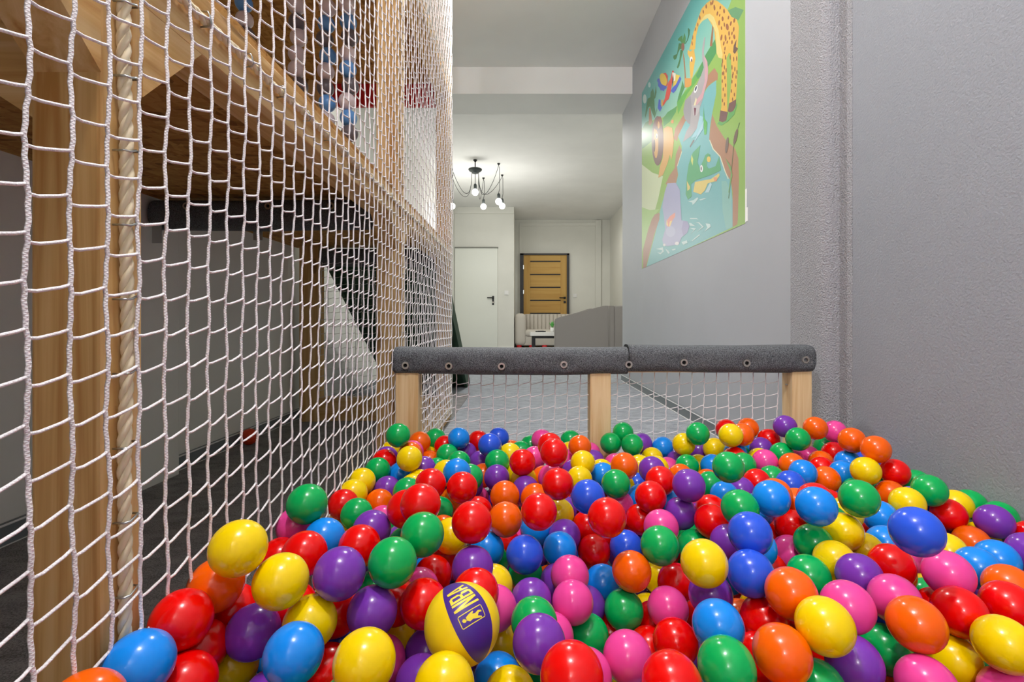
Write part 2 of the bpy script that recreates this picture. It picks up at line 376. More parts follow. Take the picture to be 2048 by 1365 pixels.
# ------------------------------------------------------------------ wooden play frame on the left
XF = -0.455                      # face of the frame towards the pit
pf = thing('play_frame', (-0.95, 1.9, 0), 'two-storey pine climbing frame with strand-board platform behind the net', 'playground')
def post(x0, x1, y0, y1, z0=0, z1=2.112, axis=2): return box('post', x0, x1, y0, y1, z0, z1, M_fpine[axis], pf, 0.004)
post(-0.53, XF, 0.54, 0.60); post(-0.538, XF, 1.85, 1.92); post(-0.53, XF, 3.10, 3.18)
post(-0.53, XF, -2.2, -2.13); post(-1.37, -1.25, 3.08, 3.17); post(-1.42, -1.35, 0.54, 0.60)
def beam(n, x0, x1, y0, y1, z0, z1, a): return box(n, x0, x1, y0, y1, z0, z1, M_fpine[a], pf, 0.003)
beam('side_beam', -0.534, XF + 0.002, 0.60, 1.85, 1.0, 1.086, 1); beam('side_beam', -0.534, XF + 0.002, 1.92, 3.10, 1.0, 1.086, 1); beam('side_beam', -0.534, XF + 0.002, -2.2, 0.54, 1.0, 1.086, 1)
beam('upper_beam', -0.534, XF + 0.002, 0.60, 1.85, 2.03, 2.11, 1); beam('upper_beam', -0.534, XF + 0.002, -2.2, 0.54, 2.03, 2.11, 1); beam('upper_beam', -0.534, XF + 0.002, 1.92, 3.10, 2.03, 2.11, 1)
beam('sill', -0.534, XF + 0.002, 1.92, 3.10, 0.004, 0.09, 1); beam('sill', -0.534, XF + 0.002, 0.60, 1.85, 0.004, 0.09, 1)
beam('cross_beam', -1.42, -0.53, 0.545, 0.60, 0.95, 1.086, 0)
beam('back_sill', -1.25, -0.53, 3.10, 3.17, 0.004, 0.15, 0)
beam('ledge', -0.60, -0.538, 0.60, 3.10, 1.105, 1.15, 1)
for y0, s in ((0.60, 1), (0.54, -1), (1.85, -1), (1.92, 1), (3.10, -1)):
    prism('knee_brace', [(y0, 0.89), (y0, 1.0), (y0 + s * 0.11, 1.0)], 'x', -0.525, XF + 0.001, M_fpine[1], pf)
prism('knee_brace', [(-0.53, 0.84), (-0.53, 0.95), (-0.70, 0.95)], 'y', 0.55, 0.59, M_fpine[0], pf)
box('platform_board', XL + 0.01, -0.46, -2.2, 1.885, 1.088, 1.106, M_osb, pf, 0); box('platform_board', XL + 0.01, -0.46, 1.889, 3.17, 1.088, 1.106, M_osb, pf, 0)  # near board runs on unseen behind the camera, lengthened to shade the near post
box('roof_board', XL + 0.005, XF + 0.002, -2.2, 1.2, 2.113, 2.13, M_osb, pf, 0); box('roof_board', XL + 0.005, XF + 0.002, 1.203, 3.18, 2.113, 2.13, M_osb, pf, 0)
box('red_board', -1.40, -0.54, 3.13, 3.155, 1.97, 2.112, M_red, pf, 0.002)
def foam_pad(name, x0, x1, yc, zc, hy, hz, parent, wash=(), seed=0, ends=(1, 1), front=-1):
    """foam sleeve along x with dimples pressed in by the washers"""
    nL, nT = max(24, int((x1 - x0) / 0.009)), 40; rg = random.Random(seed); vs = []; fs = []
    ph = [rg.uniform(0, 6) for _ in range(4)]
    for i in range(nL + 1):
        x = x0 + (x1 - x0) * i / nL
        e = min((x - x0) if ends[0] else 9, (x1 - x) if ends[1] else 9); k = 1.0
        if e < 0.022: k = 0.72 + 0.28 * math.sqrt(max(0, 1 - ((0.022 - e) / 0.022) ** 2))
        wob = 1 + 0.018 * math.sin(x * 9 + ph[0]) + 0.012 * math.sin(x * 23 + ph[1]); dz = 0.002 * math.sin(x * 6 + ph[2])
        for j in range(nT):
            t = 2 * PI * j / nT; c, s = math.cos(t), math.sin(t)
            p = 0.72; cy = math.copysign(abs(c) ** p, c) * hy * k * wob; cz = math.copysign(abs(s) ** p, s) * hz * k * wob
            y, z = yc + cy, zc + cz + dz
            for wx, wz in wash:
                if c * front > 0.1:
                    d2 = ((x - wx) / 0.030) ** 2 + ((z - wz) / 0.020) ** 2
                    y -= front * 0.011 * math.exp(-d2)
            vs.append((x, y, z))
    for i in range(nL):
        for j in range(nT): fs.append((i * nT + j, i * nT + (j + 1) % nT, (i + 1) * nT + (j + 1) % nT, (i + 1) * nT + j))
    fs.append(tuple(range(nT))); fs.append(tuple(nL * nT + j for j in range(nT))[::-1])
    o = obj(name, vs, fs, M_foam, parent, smooth=True); return o
def washer(x, y, z, parent, r=0.0135):
    a = []; n = 18
    v, f = [], []
    prof = [(r * 0.42, -0.002), (r * 0.5, -0.006), (r * 0.9, -0.006), (r, -0.002), (r, 0.004), (r * 0.42, 0.004)]
    for q, h in prof:
        for k in range(n): v.append((x + q * math.cos(2 * PI * k / n), y + h, z + q * math.sin(2 * PI * k / n)))
    m = len(prof)
    for i in range(m):
        for k in range(n): f.append((i * n + k, i * n + (k + 1) % n, ((i + 1) % m) * n + (k + 1) % n, ((i + 1) % m) * n + k))
    o = obj('washer', v, f, M_steel, parent, smooth=False)
    lathe('screw_recess', [(r * 0.43, 0.0), (r * 0.43, 0.003)], (x, y, z), M_hole, o, 12, axis='y')
    return o
wz = 1.045
w1 = [(-1.23, wz), (-0.93, wz), (-0.70, wz)]
foam_pad('foam_pad', -1.38, -0.545, 1.88, 1.02, 0.05, 0.055, pf, w1, 5)
for x, z in w1: washer(x, 1.838, z, pf, 0.014)
foam_pad('foam_pad', -1.25, -0.535, 3.12, 1.02, 0.05, 0.055, pf, [], 6)
box('cross_bar', -1.38, -0.54, 1.865, 1.90, 0.99, 1.05, M_fpine[0], pf, 0)
for x, y, z in ((-1.36, 1.84, 0.91), (-1.02, 1.9, 0.93)):
    box('angle_bracket', x, x + 0.035, y, y + 0.004, z, z + 0.07, M_zinc, pf, 0.001)

# slide running away from the platform
sl = thing('slide', (-0.88, 4.0, 0), 'dark green slide descending from the back of the climbing frame', 'slide')
prism('slide_bed', [(3.18, 1.02), (3.18, 1.06), (4.75, 0.06), (4.95, 0.03), (4.95, 0.004), (4.72, 0.02)], 'x', -1.22, -0.54, M_green, sl)
for x in (-1.25, -0.54):
    prism('side_rail', [(3.185, 0.98), (3.185, 1.13), (4.74, 0.14), (4.95, 0.06), (4.95, 0.004), (4.70, 0.004)], 'x', x, x + 0.03, M_green, sl, 0.004)

# ------------------------------------------------------------------ ropes (three laid strands) with staples
def rope(label, a, b, r, pitch, seg, staples, group='ropes lashing the net to the frame', out=(1, 0, 0), wob=0.002, seed=0):
    a, b = Vector(a), Vector(b); L = (b - a).length; t = (b - a) / L
    u = Vector(out); v_ = t.cross(u).normalized(); n = int(L / seg); parts = []; rg = random.Random(seed); p0, p1 = rg.uniform(0, 6), rg.uniform(0, 6)
    for s in range(3):
        pts = []
        for i in range(n + 1):
            d = L * i / n; th = 2 * PI * (d / pitch + s / 3)
            pts.append(a + t * d + u * (math.cos(th) * r * 0.5) + v_ * (math.sin(th) * r * 0.5 + wob * math.sin(d * 11 + p0) + wob * 0.6 * math.sin(d * 27 + p1)))
        parts.append(tube_data(pts, r * 0.58, 6))
    V, F = join(parts)
    root = thing('rope', tuple(a), label, 'rope', group)
    obj('strands', V, F, M_rope, root, smooth=True)
    for d in staples:
        c = a + t * d; h = r * 1.25
        tube('staple', [c - v_ * h * 1.15 - u * r, c - v_ * h * 1.1 + u * r * 0.9, c - v_ * h * 0.5 + u * r * 1.25, c + v_ * h * 0.5 + u * r * 1.25 + t * 0.004, c + v_ * h * 1.1 + u * r * 0.9 + t * 0.004, c + v_ * h * 1.15 - u * r + t * 0.004], 0.0013, M_zinc, root, 6)
    return root
RX = XF + 0.008
rope('thick twisted rope stapled up the near corner post', (RX, 0.565, 0.02), (RX, 0.565, 2.9), 0.0068, 0.052, 0.006, [0.21 + 0.083 * i for i in range(18)], seed=1)
rope('twisted rope stapled along the lower platform beam', (RX + 0.002, 0.60, 1.045), (RX + 0.002, 3.12, 1.045), 0.0068, 0.052, 0.010, [0.10 + 0.11 * i for i in range(22)], seed=2)
rope('twisted rope stapled up the middle post of the frame', (RX, 1.89, 0.02), (RX, 1.89, 2.9), 0.0062, 0.052, 0.010, [0.12 + 0.11 * i for i in range(24)], seed=3)
rope('twisted rope stapled up the farthest post of the frame', (RX, 3.15, 0.02), (RX, 3.15, 2.9), 0.0062, 0.052, 0.014, [0.2 * i + 0.1 for i in range(13)], seed=4)
rope('twisted rope running along the upper beam of the frame', (RX + 0.002, 1.9, 2.07), (RX + 0.002, 3.15, 2.07), 0.0062, 0.052, 0.014, [0.11 * i + 0.1 for i in range(10)], seed=5)
rope('twisted rope running along the floor sill of the frame', (RX + 0.004, 1.9, 0.075), (RX + 0.004, 3.15, 0.075), 0.0062, 0.052, 0.012, [0.15 * i + 0.1 for i in range(7)], seed=6)

# ------------------------------------------------------------------ knotless nets
def net_mesh(pos, nu, nv, nrm, r, step, ns=6, uval=0.0425):
    """pos(i,j)->node (float indices); each node is a short fused piece: one strand joins its top, the next leaves its foot"""
    V, F, UV = [], [], []
    def sweep(P, r=r):                                # P: (m,k,3) m polylines of k points
        P = np.asarray(P, float); m, k, _ = P.shape
        T = np.zeros_like(P); T[:, 1:-1] = P[:, 2:] - P[:, :-2]; T[:, 0] = P[:, 1] - P[:, 0]; T[:, -1] = P[:, -1] - P[:, -2]
        T /= np.linalg.norm(T, axis=2, keepdims=True) + 1e-9
        N = np.broadcast_to(np.asarray(nrm, float), P.shape); A = np.cross(T, N); A /= np.linalg.norm(A, axis=2, keepdims=True) + 1e-9
        B = np.cross(A, T)
        th = np.arange(ns) * 2 * PI / ns
        R = P[:, :, None] + r * (np.cos(th)[None, None, :, None] * A[:, :, None] + np.sin(th)[None, None, :, None] * B[:, :, None])
        off = sum(len(x) for x in V); V.append(R.reshape(-1, 3))
        L = np.concatenate([np.zeros((m, 1)), np.cumsum(np.linalg.norm(np.diff(P, axis=1), axis=2), axis=1)], 1)
        q, i, s = np.meshgrid(np.arange(m), np.arange(k - 1), np.arange(ns), indexing='ij'); s2 = (s + 1) % ns
        idx = lambda i_, s_: off + (q * k + i_) * ns + s_
        F.append(np.stack([idx(i, s), idx(i, s2), idx(i + 1, s2), idx(i + 1, s)], -1).reshape(-1, 4))
        l0 = L[q, i]; l1 = L[q, i + 1]
        UV.append(np.stack([np.stack([s / ns, l0], -1), np.stack([(s + 1) / ns, l0], -1), np.stack([(s + 1) / ns, l1], -1), np.stack([s / ns, l1], -1)], -2).reshape(-1, 2))
    h = 0.0042 / step
    I, J = np.meshgrid(np.arange(nu), np.arange(nv), indexing='ij')
    top = pos(I - 0.02, J + h); bot = pos(I + 0.02, J - h); mid1 = pos(I + 0.012, J + 0.36) ; mid2 = pos(I - 0.012, J + 0.68)
    # upright strands: foot, head, slack mid ...
    vert = np.stack([bot, top, mid1, mid2], 2).reshape(nu, nv * 4, 3)[:, :-2]
    sweep(vert)
    b = pos(I + 0.03, J - h); t = pos(I + 1 - 0.03, J + h); c = pos(I + 0.25, J - h * 0.75 - 0.02); d = pos(I + 0.75, J + h * 0.55 - 0.03)
    b2 = pos(I - 0.02, J - h * 0.2); t2 = pos(I + 1 + 0.02, J + h * 0.2)
    hor = np.stack([b2, b, c, d, t, t2], 2)[:-1].reshape(-1, 6, 3)
    sweep(hor, r * 0.82)
    V = np.concatenate(V); F = np.concatenate(F); UV = np.concatenate(UV)
    me = bpy.data.meshes.new('net'); me.vertices.add(len(V)); me.vertices.foreach_set('co', V.ravel())
    me.loops.add(len(F) * 4); me.loops.foreach_set('vertex_index', F.ravel().astype(np.int32))
    me.polygons.add(len(F)); me.polygons.foreach_set('loop_start', np.arange(len(F), dtype=np.int32) * 4)
    me.polygons.foreach_set('loop_total', np.full(len(F), 4, np.int32)); me.polygons.foreach_set('use_smooth', np.ones(len(F), bool))
    u = me.uv_layers.new(name='UVMap'); u.data.foreach_set('uv', UV.ravel()); me.update(calc_edges=True); me.validate()
    me.materials.append(M_cord); return me
S = 0.0432
def pos_side(i, j):
    i = np.asarray(i, float); j = np.asarray(j, float); y = -0.42 + i * S; z = 0.05 + j * S
    z = z + 0.004 * np.sin(y * 5.1 + z * 2.3) + 0.0008 * np.sin(i * 1.9 + j * 0.7)
    y = y + 0.004 * np.sin(z * 6.3 + y * 1.7) + 0.0006 * np.sin(j * 2.3 + i * 1.1)
    x = -0.4385 + 0.004 * np.sin(y * 3.0 + 1) * np.sin(z * 3.4) + 0.0015 * np.sin(i * 2.7 + j * 1.9)
    return np.stack([x, y, z], -1)
sn = bpy.data.objects.new('safety_net', net_mesh(pos_side, 84, 68, (1, 0, 0), 0.0021, S, 8)); link(sn)
tag(sn, 'white braided climbing net stretched over the side of the pine frame', 'net')
def pos_back(i, j):
    i = np.asarray(i, float); j = np.asarray(j, float); x = -1.22 + i * S * 0.9 + 0.10 * (1 - j / 22.0) * (i / 16.0 - 0.2); z = 0.16 + j * S
    y = 3.065 + 0.004 * np.sin(i * 1.3 + j); return np.stack([x, y, z], -1)
bn = bpy.data.objects.new('safety_net', net_mesh(pos_back, 17, 20, (0, 1, 0), 0.0018, S, 5)); link(bn)
tag(bn, 'fine net closing the back bay under the platform before the slide', 'net')

# ------------------------------------------------------------------ strings of threaded balls hanging on the upper floor
SB = dict(l=mat('pale_mauve_plastic', C(226, 212, 216), 0.35), k=mat('dark_grey_plastic', C(108, 102, 108), 0.35), b=mat('dusty_blue_plastic', C(98, 158, 224), 0.35))
bm = bmesh.new(); bmesh.ops.create_uvsphere(bm, u_segments=20, v_segments=12, radius=0.0345); sm_ = {}
for k in SB:
    me = bpy.data.meshes.new('threaded_ball'); bm.to_mesh(me); me.materials.append(SB[k]); me.polygons.foreach_set('use_smooth', [True] * len(me.polygons)); sm_[k] = me
bm.free()
for x, ztop, seq, l in ((-1.134, 1.925, 'blkbklblkb', 'nearest the left wall'), (-0.918, 1.915, 'lklllkblkl', 'second from the left wall'),
                        (-0.80, 1.907, 'lbkblkblkl', 'second from the middle post'), (-0.709, 1.915, 'lbklbklbkl', 'nearest the middle post')):
    rt = thing('ball_string', (x, 2.05, 1.2), 'hanging string of mauve, grey and blue balls ' + l, 'ball string', 'strings of balls on the upper floor')
    tube('thread', [(x, 2.05, 2.11), (x, 2.05, 1.16)], 0.003, M_white, rt, 5)
    seq = {0: 'kbl', 1: 'kbl'}.get(0) + seq
    for i, c in enumerate(seq + 'lkb'):
        z = ztop + (3 - i) * 0.0655
        if z < 1.15: break
        if z > 2.07: continue
        o = bpy.data.objects.new('threaded_ball', sm_[c]); link(o, rt); o.location = (x + 0.006 * math.sin(i * 2.1 + x * 30), 2.05 + 0.004 * math.sin(i * 3.3), z)

# orange toy ball on the carpet under the platform
tby = thing('toy_ball', (-1.36, 2.50, 0.004), 'orange-red toy ball on the dark carpet against the left wall', 'ball')
bm = bmesh.new(); bmesh.ops.create_icosphere(bm, subdivisions=2, radius=0.042)
for v_ in bm.verts: v_.co = v_.co * (1 - 0.06 * abs(math.sin(v_.co.x * 90) * math.sin(v_.co.z * 80))) + Vector((-1.36, 2.50, 0.045))
bmobj('shell', bm, mat('orange_red_rubber', C(226, 70, 32), 0.5), tby)

# ------------------------------------------------------------------ pit fence with foam-padded rail
fc = thing('pit_fence', (0.29, 1.755, 0), 'low pine fence with foam-padded top rail across the ball pit', 'fence')
for x0, x1 in ((-0.434, -0.355), (0.236, 0.308), (0.932, 1.0)):
    box('post', x0, x1, 1.72, 1.79, 0, 0.46, M_pine[2], fc, 0.004)
box('rail', -0.43, 1.0, 1.725, 1.785, 0.445, 0.49, M_pine[0], fc, 0.003)
wl = [(-0.396, 0.471), (-0.248, 0.469), (-0.068, 0.468), (0.1445, 0.474), (0.366, 0.474)]
wr = [(0.366, 0.474), (0.554, 0.481), (0.768, 0.479), (0.969, 0.490)]
foam_pad('foam_pad', -0.447, 0.3655, 1.752, 0.484, 0.053, 0.0475, fc, wl, 1, (1, 0))
foam_pad('foam_pad', 0.3665, 1.012, 1.752, 0.492, 0.053, 0.0475, fc, wr, 2, (0, 1))
for x, z in wl + wr[1:]: washer(x, 1.7085, z, fc)
lathe('screw', [(0.003, -0.003), (0.005, -0.001), (0.005, 0.002)], (0.931, 1.755, 0.40), M_zinc, fc, 8)
SF = 0.0437
def pos_fence(i, j):
    i = np.asarray(i, float); j = np.asarray(j, float); x = -0.36 + i * SF; z = 0.015 + j * SF
    z = z - 0.010 * np.sin(np.clip((x + 0.36) / 0.6, 0, 1) * PI) * 0.4 - 0.006 * (x % 0.62) / 0.62 + 0.0008 * np.sin(i * 1.7 + j)
    x = x - 0.0022 * (10 - j) * 0.45 + 0.0006 * np.sin(j * 2.1 + i); y = 1.765 + 0.004 * np.sin(i * 0.8 + j * 0.6)
    return np.stack([x, y, z], -1)
me = net_mesh(pos_fence, 30, 11, (0, 1, 0), 0.0018, SF, 6)
fn = bpy.data.objects.new('fence_net', me); link(fn, fc)

# ------------------------------------------------------------------ mural on the right wall (flat print)
MURAL=[((138, 182, 80),[(0.0000,0.7986),(0.1750,0.7520),(0.3231,0.6877),(0.4956,0.6489),(0.5674,0.6670),(0.6438,0.6756),(0.7225,0.6826),(0.7851,0.6887),(0.8225,0.7011),(0.8987,0.7336),(0.9234,0.7478),(1.0000,0.9850),(1.0000,0.0000),(0.0000,0.0000)]),
((205, 218, 175),[(0.0010,0.5930),(0.1750,0.4782),(0.3231,0.4032),(0.2601,0.3160),(0.2013,0.2596),(0.0010,0.2785),(0.0010,0.1591)]),
((158, 200, 110),[(0.0010,0.3501),(0.1388,0.2930),(0.2763,0.2585),(0.2013,0.2445),(0.0820,0.1611),(0.0010,0.0925),(0.0010,0.2922)]),
((75, 150, 78),[(0.3231,0.6820),(0.3821,0.6807),(0.4893,0.6474),(0.4766,0.6286),(0.4102,0.6221),(0.3307,0.6385)]),
((92, 170, 70),[(0.4893,0.6628),(0.5383,0.6647),(0.6280,0.6562),(0.6438,0.6732),(0.6988,0.6718),(0.7318,0.6344),(0.7084,0.6420),(0.6693,0.6374),(0.5956,0.6403),(0.5383,0.6197),(0.5018,0.6045)]),
((66, 138, 72),[(0.4893,0.6628),(0.5018,0.6812),(0.5383,0.7122),(0.5442,0.7259),(0.5674,0.6817),(0.5263,0.6617)]),
((66, 145, 78),[(0.7500,0.6921),(0.7851,0.6951),(0.8225,0.6970),(0.8285,0.6432),(0.7765,0.6351),(0.7364,0.6358),(0.6891,0.6396),(0.6693,0.6661),(0.7225,0.6826)]),
((70, 138, 76),[(0.0031,0.7931),(0.0623,0.7987),(0.1296,0.7760),(0.1839,0.7412),(0.2013,0.6958),(0.1661,0.6460),(0.0218,0.6749),(0.0031,0.6834)]),
((90, 150, 98),[(0.8987,0.7336),(0.9471,0.7053),(0.9920,0.6592),(0.9635,0.6492),(0.9404,0.6750),(0.9129,0.6931)]),
((112, 182, 184),[(0.8265,0.5480),(0.7678,0.5627),(0.7364,0.5558),(0.7084,0.5233),(0.6280,0.5192),(0.5731,0.5363),(0.5018,0.5099),(0.5383,0.4496),(0.5383,0.4259),(0.4893,0.3834),(0.5018,0.3400),(0.4766,0.3082),(0.3821,0.3478),(0.3000,0.2658),(0.2763,0.2382),(0.2842,0.2290),(0.2013,0.1316),(0.0820,0.0000),(0.4766,0.0000),(0.7455,0.0030),(0.9303,0.0061),(0.9303,0.0894),(0.9199,0.1596),(0.8805,0.2098),(0.8502,0.2703),(0.8019,0.3185),(0.7765,0.3621),(0.7808,0.4015),(0.7978,0.4454),(0.8265,0.5017)]),
((130, 190, 180),[(0.8617,0.1812),(0.8915,0.1701),(0.9199,0.1213),(0.9268,0.0305),(0.9268,0.0079),(0.8915,0.0089),(0.8693,0.0740)]),
((172, 124, 92),[(0.7455,0.5634),(0.7634,0.6042),(0.7721,0.6038),(0.8143,0.5992),(0.8384,0.5627),(0.8365,0.5406),(0.8265,0.5480),(0.7893,0.5599)]),
((172, 124, 92),[(0.7978,0.4454),(0.8305,0.3844),(0.8842,0.3135),(0.9404,0.2583),(0.9471,0.2487),(0.9635,0.2136),(0.9668,0.1423),(0.9635,0.0881),(0.9603,0.0216),(0.9570,0.0078),(0.9303,0.0061),(0.9303,0.0943),(0.9303,0.1178),(0.9199,0.1596),(0.8805,0.2098),(0.8502,0.2703),(0.8019,0.3185),(0.7765,0.3621),(0.7786,0.3813)]),
((172, 120, 88),[(0.5559,0.5726),(0.5788,0.5382),(0.5018,0.5099),(0.4893,0.4928),(0.4507,0.5243),(0.4702,0.5592)]),
((172, 128, 98),[(0.5142,0.4646),(0.5383,0.4309),(0.4893,0.3834),(0.4987,0.3412),(0.4766,0.3120),(0.3531,0.3528),(0.4032,0.3753),(0.4638,0.3860),(0.4766,0.4405)]),
((165, 118, 95),[(0.2099,0.2499),(0.2763,0.2400),(0.2763,0.2080),(0.2013,0.1467),(0.0722,0.0000),(0.0218,0.0000),(0.0218,0.1052),(0.1108,0.1989),(0.1661,0.2377)]),
((222, 222, 190),[(0.5383,0.4284),(0.5430,0.4238),(0.4944,0.3814),(0.4881,0.3839)]),
((222, 222, 190),[(0.7765,0.3621),(0.7829,0.3590),(0.8082,0.3157),(0.8560,0.2678),(0.8860,0.2076),(0.9059,0.1726),(0.9023,0.1720),(0.8805,0.2078),(0.8502,0.2683),(0.8019,0.3164)]),
((165, 112, 70),[(0.5512,0.8442),(0.5674,0.8032),(0.5833,0.7035),(0.5872,0.6695),(0.5674,0.6817),(0.5674,0.7407),(0.5646,0.7573),(0.5530,0.8231)]),
((62, 122, 66),[(0.5454,0.8832),(0.5080,0.9105),(0.4893,0.8778),(0.4507,0.8971),(0.4474,0.8889),(0.4638,0.8684),(0.4830,0.8616),(0.5018,0.8741),(0.5203,0.8763),(0.5412,0.8638)]),
((62, 122, 66),[(0.5559,0.8483),(0.5323,0.8275),(0.5142,0.8071),(0.4987,0.8072),(0.4881,0.8194),(0.5142,0.8350),(0.5263,0.8694)]),
((70, 135, 70),[(0.5383,0.8871),(0.5233,0.9094),(0.5018,0.9265),(0.4987,0.9352),(0.5203,0.9294),(0.5454,0.9181),(0.5471,0.8968),(0.5674,0.9113),(0.5799,0.8798),(0.5777,0.8718),(0.5674,0.8621)]),
((55, 112, 66),[(0.5674,0.8658),(0.5900,0.8626),(0.6022,0.8753),(0.5983,0.9047),(0.6054,0.9021),(0.6174,0.8852),(0.6147,0.8682),(0.5983,0.8565),(0.5788,0.8575)]),
((140, 92, 72),[(0.5663,0.8531),(0.5647,0.8468),(0.5602,0.8440),(0.5537,0.8454),(0.5464,0.8505),(0.5398,0.8586),(0.5352,0.8680),(0.5335,0.8768),(0.5352,0.8832),(0.5398,0.8860),(0.5464,0.8845),(0.5537,0.8791),(0.5602,0.8710),(0.5647,0.8618)]),
((70, 130, 80),[(0.1480,0.9151),(0.1839,0.9142),(0.2013,0.8769),(0.2031,0.8457),(0.2099,0.7996),(0.2270,0.7602),(0.2420,0.7815),(0.2453,0.7649),(0.2099,0.7449),(0.1750,0.7887),(0.1388,0.8459),(0.1108,0.8554),(0.0623,0.8239),(0.0453,0.8760),(0.0573,0.8434),(0.0820,0.8845),(0.1013,0.9084),(0.1434,0.8915)]),
((70, 130, 80),[(0.2270,0.9017),(0.2370,0.8614),(0.2185,0.8427),(0.1970,0.8492)]),
((170, 118, 80),[(0.1230,0.8454),(0.1462,0.8324),(0.1750,0.7397),(0.1388,0.7446),(0.1155,0.7614),(0.1202,0.8124)]),
((150, 100, 62),[(0.7998,0.7641),(0.8094,0.7567),(0.7986,0.6874),(0.7808,0.7003),(0.7893,0.7259)]),
((226, 178, 72),[(0.6120,0.8082),(0.6489,0.8494),(0.6793,0.8697),(0.7179,0.8882),(0.7589,0.8761),(0.7893,0.8612),(0.8285,0.8270),(0.8693,0.7766),(0.8987,0.7366),(0.9234,0.6934),(0.9537,0.6607),(0.9668,0.6264),(0.9619,0.5858),(0.9570,0.5449),(0.9404,0.5508),(0.9094,0.5860),(0.8951,0.5795),(0.8655,0.5970),(0.8424,0.6181),(0.8265,0.6652),(0.8102,0.7436),(0.7634,0.8185),(0.7225,0.8400),(0.6940,0.8446),(0.6718,0.8182),(0.6643,0.7731)]),
((222, 206, 122),[(0.8655,0.5970),(0.8424,0.6161),(0.8285,0.6432),(0.8245,0.7161),(0.7957,0.7737),(0.7656,0.8146),(0.7272,0.8352),(0.6940,0.8423),(0.7084,0.8490),(0.7500,0.8400),(0.7808,0.8190),(0.8102,0.7831),(0.8424,0.7106),(0.8579,0.6425),(0.8693,0.6084)]),
((226, 178, 72),[(0.8655,0.6050),(0.8617,0.5265),(0.8617,0.4365),(0.8571,0.4240),(0.8987,0.3970),(0.8969,0.4594),(0.8958,0.5381),(0.8933,0.5856)]),
((226, 178, 72),[(0.9199,0.5785),(0.9251,0.4862),(0.9199,0.4647),(0.9087,0.4186),(0.9371,0.3976),(0.9498,0.4071),(0.9544,0.4435),(0.9587,0.4965),(0.9603,0.5500)]),
((226, 178, 72),[(0.5983,0.8180),(0.6227,0.7934),(0.6541,0.7827),(0.6592,0.7629),(0.6668,0.7345),(0.6541,0.7084),(0.6412,0.6772),(0.6227,0.6844),(0.6147,0.7419),(0.6174,0.7687),(0.5956,0.8030)]),
((214, 150, 70),[(0.5674,0.7210),(0.6333,0.6788),(0.6307,0.6522),(0.6120,0.6567),(0.5731,0.6782)]),
((235, 235, 235),[(0.6422,0.7491),(0.6411,0.7454),(0.6379,0.7439),(0.6333,0.7450),(0.6281,0.7485),(0.6234,0.7538),(0.6201,0.7597),(0.6190,0.7652),(0.6201,0.7690),(0.6234,0.7705),(0.6281,0.7693),(0.6333,0.7656),(0.6379,0.7604),(0.6411,0.7545)]),
((50, 40, 70),[(0.6386,0.7470),(0.6380,0.7445),(0.6366,0.7432),(0.6345,0.7433),(0.6322,0.7449),(0.6300,0.7476),(0.6286,0.7510),(0.6280,0.7542),(0.6286,0.7567),(0.6300,0.7580),(0.6322,0.7578),(0.6345,0.7562),(0.6366,0.7535),(0.6380,0.7502)]),
((150, 88, 52),[(0.7952,0.8437),(0.7944,0.8396),(0.7911,0.8397),(0.7871,0.8439),(0.7840,0.8502),(0.7834,0.8558),(0.7856,0.8579),(0.7895,0.8556),(0.7933,0.8500)]),
((150, 88, 52),[(0.8208,0.8080),(0.8207,0.8014),(0.8176,0.8002),(0.8130,0.8050),(0.8089,0.8136),(0.8074,0.8220),(0.8091,0.8261),(0.8133,0.8242),(0.8179,0.8170)]),
((150, 88, 52),[(0.7607,0.8616),(0.7592,0.8576),(0.7554,0.8579),(0.7512,0.8623),(0.7485,0.8689),(0.7487,0.8745),(0.7515,0.8764),(0.7557,0.8739),(0.7593,0.8680)]),
((150, 88, 52),[(0.7373,0.8615),(0.7369,0.8570),(0.7341,0.8566),(0.7302,0.8604),(0.7271,0.8668),(0.7261,0.8727),(0.7278,0.8753),(0.7314,0.8735),(0.7351,0.8680)]),
((150, 88, 52),[(0.7103,0.8613),(0.7102,0.8556),(0.7071,0.8548),(0.7023,0.8594),(0.6981,0.8672),(0.6965,0.8746),(0.6982,0.8781),(0.7025,0.8760),(0.7072,0.8694)]),
((150, 88, 52),[(0.6915,0.8487),(0.6903,0.8446),(0.6873,0.8442),(0.6841,0.8477),(0.6820,0.8535),(0.6821,0.8589),(0.6844,0.8613),(0.6877,0.8595),(0.6905,0.8546)]),
((150, 88, 52),[(0.6712,0.8458),(0.6676,0.8434),(0.6637,0.8439),(0.6612,0.8471),(0.6613,0.8515),(0.6640,0.8550),(0.6679,0.8560),(0.6714,0.8540),(0.6727,0.8500)]),
((150, 88, 52),[(0.8399,0.7710),(0.8369,0.7684),(0.8328,0.7693),(0.8294,0.7733),(0.8284,0.7786),(0.8303,0.7826),(0.8341,0.7835),(0.8381,0.7809),(0.8404,0.7760)]),
((150, 88, 52),[(0.8593,0.7754),(0.8568,0.7733),(0.8530,0.7744),(0.8496,0.7783),(0.8483,0.7831),(0.8497,0.7866),(0.8531,0.7871),(0.8570,0.7844),(0.8594,0.7798)]),
((150, 88, 52),[(0.8845,0.7435),(0.8837,0.7390),(0.8805,0.7388),(0.8764,0.7429),(0.8733,0.7495),(0.8727,0.7554),(0.8749,0.7579),(0.8788,0.7558),(0.8826,0.7501)]),
((150, 88, 52),[(0.8525,0.7289),(0.8502,0.7245),(0.8462,0.7244),(0.8421,0.7289),(0.8400,0.7358),(0.8408,0.7418),(0.8442,0.7441),(0.8485,0.7417),(0.8518,0.7357)]),
((150, 88, 52),[(0.8760,0.7246),(0.8748,0.7202),(0.8710,0.7202),(0.8664,0.7248),(0.8631,0.7317),(0.8627,0.7379),(0.8653,0.7402),(0.8698,0.7376),(0.8740,0.7315)]),
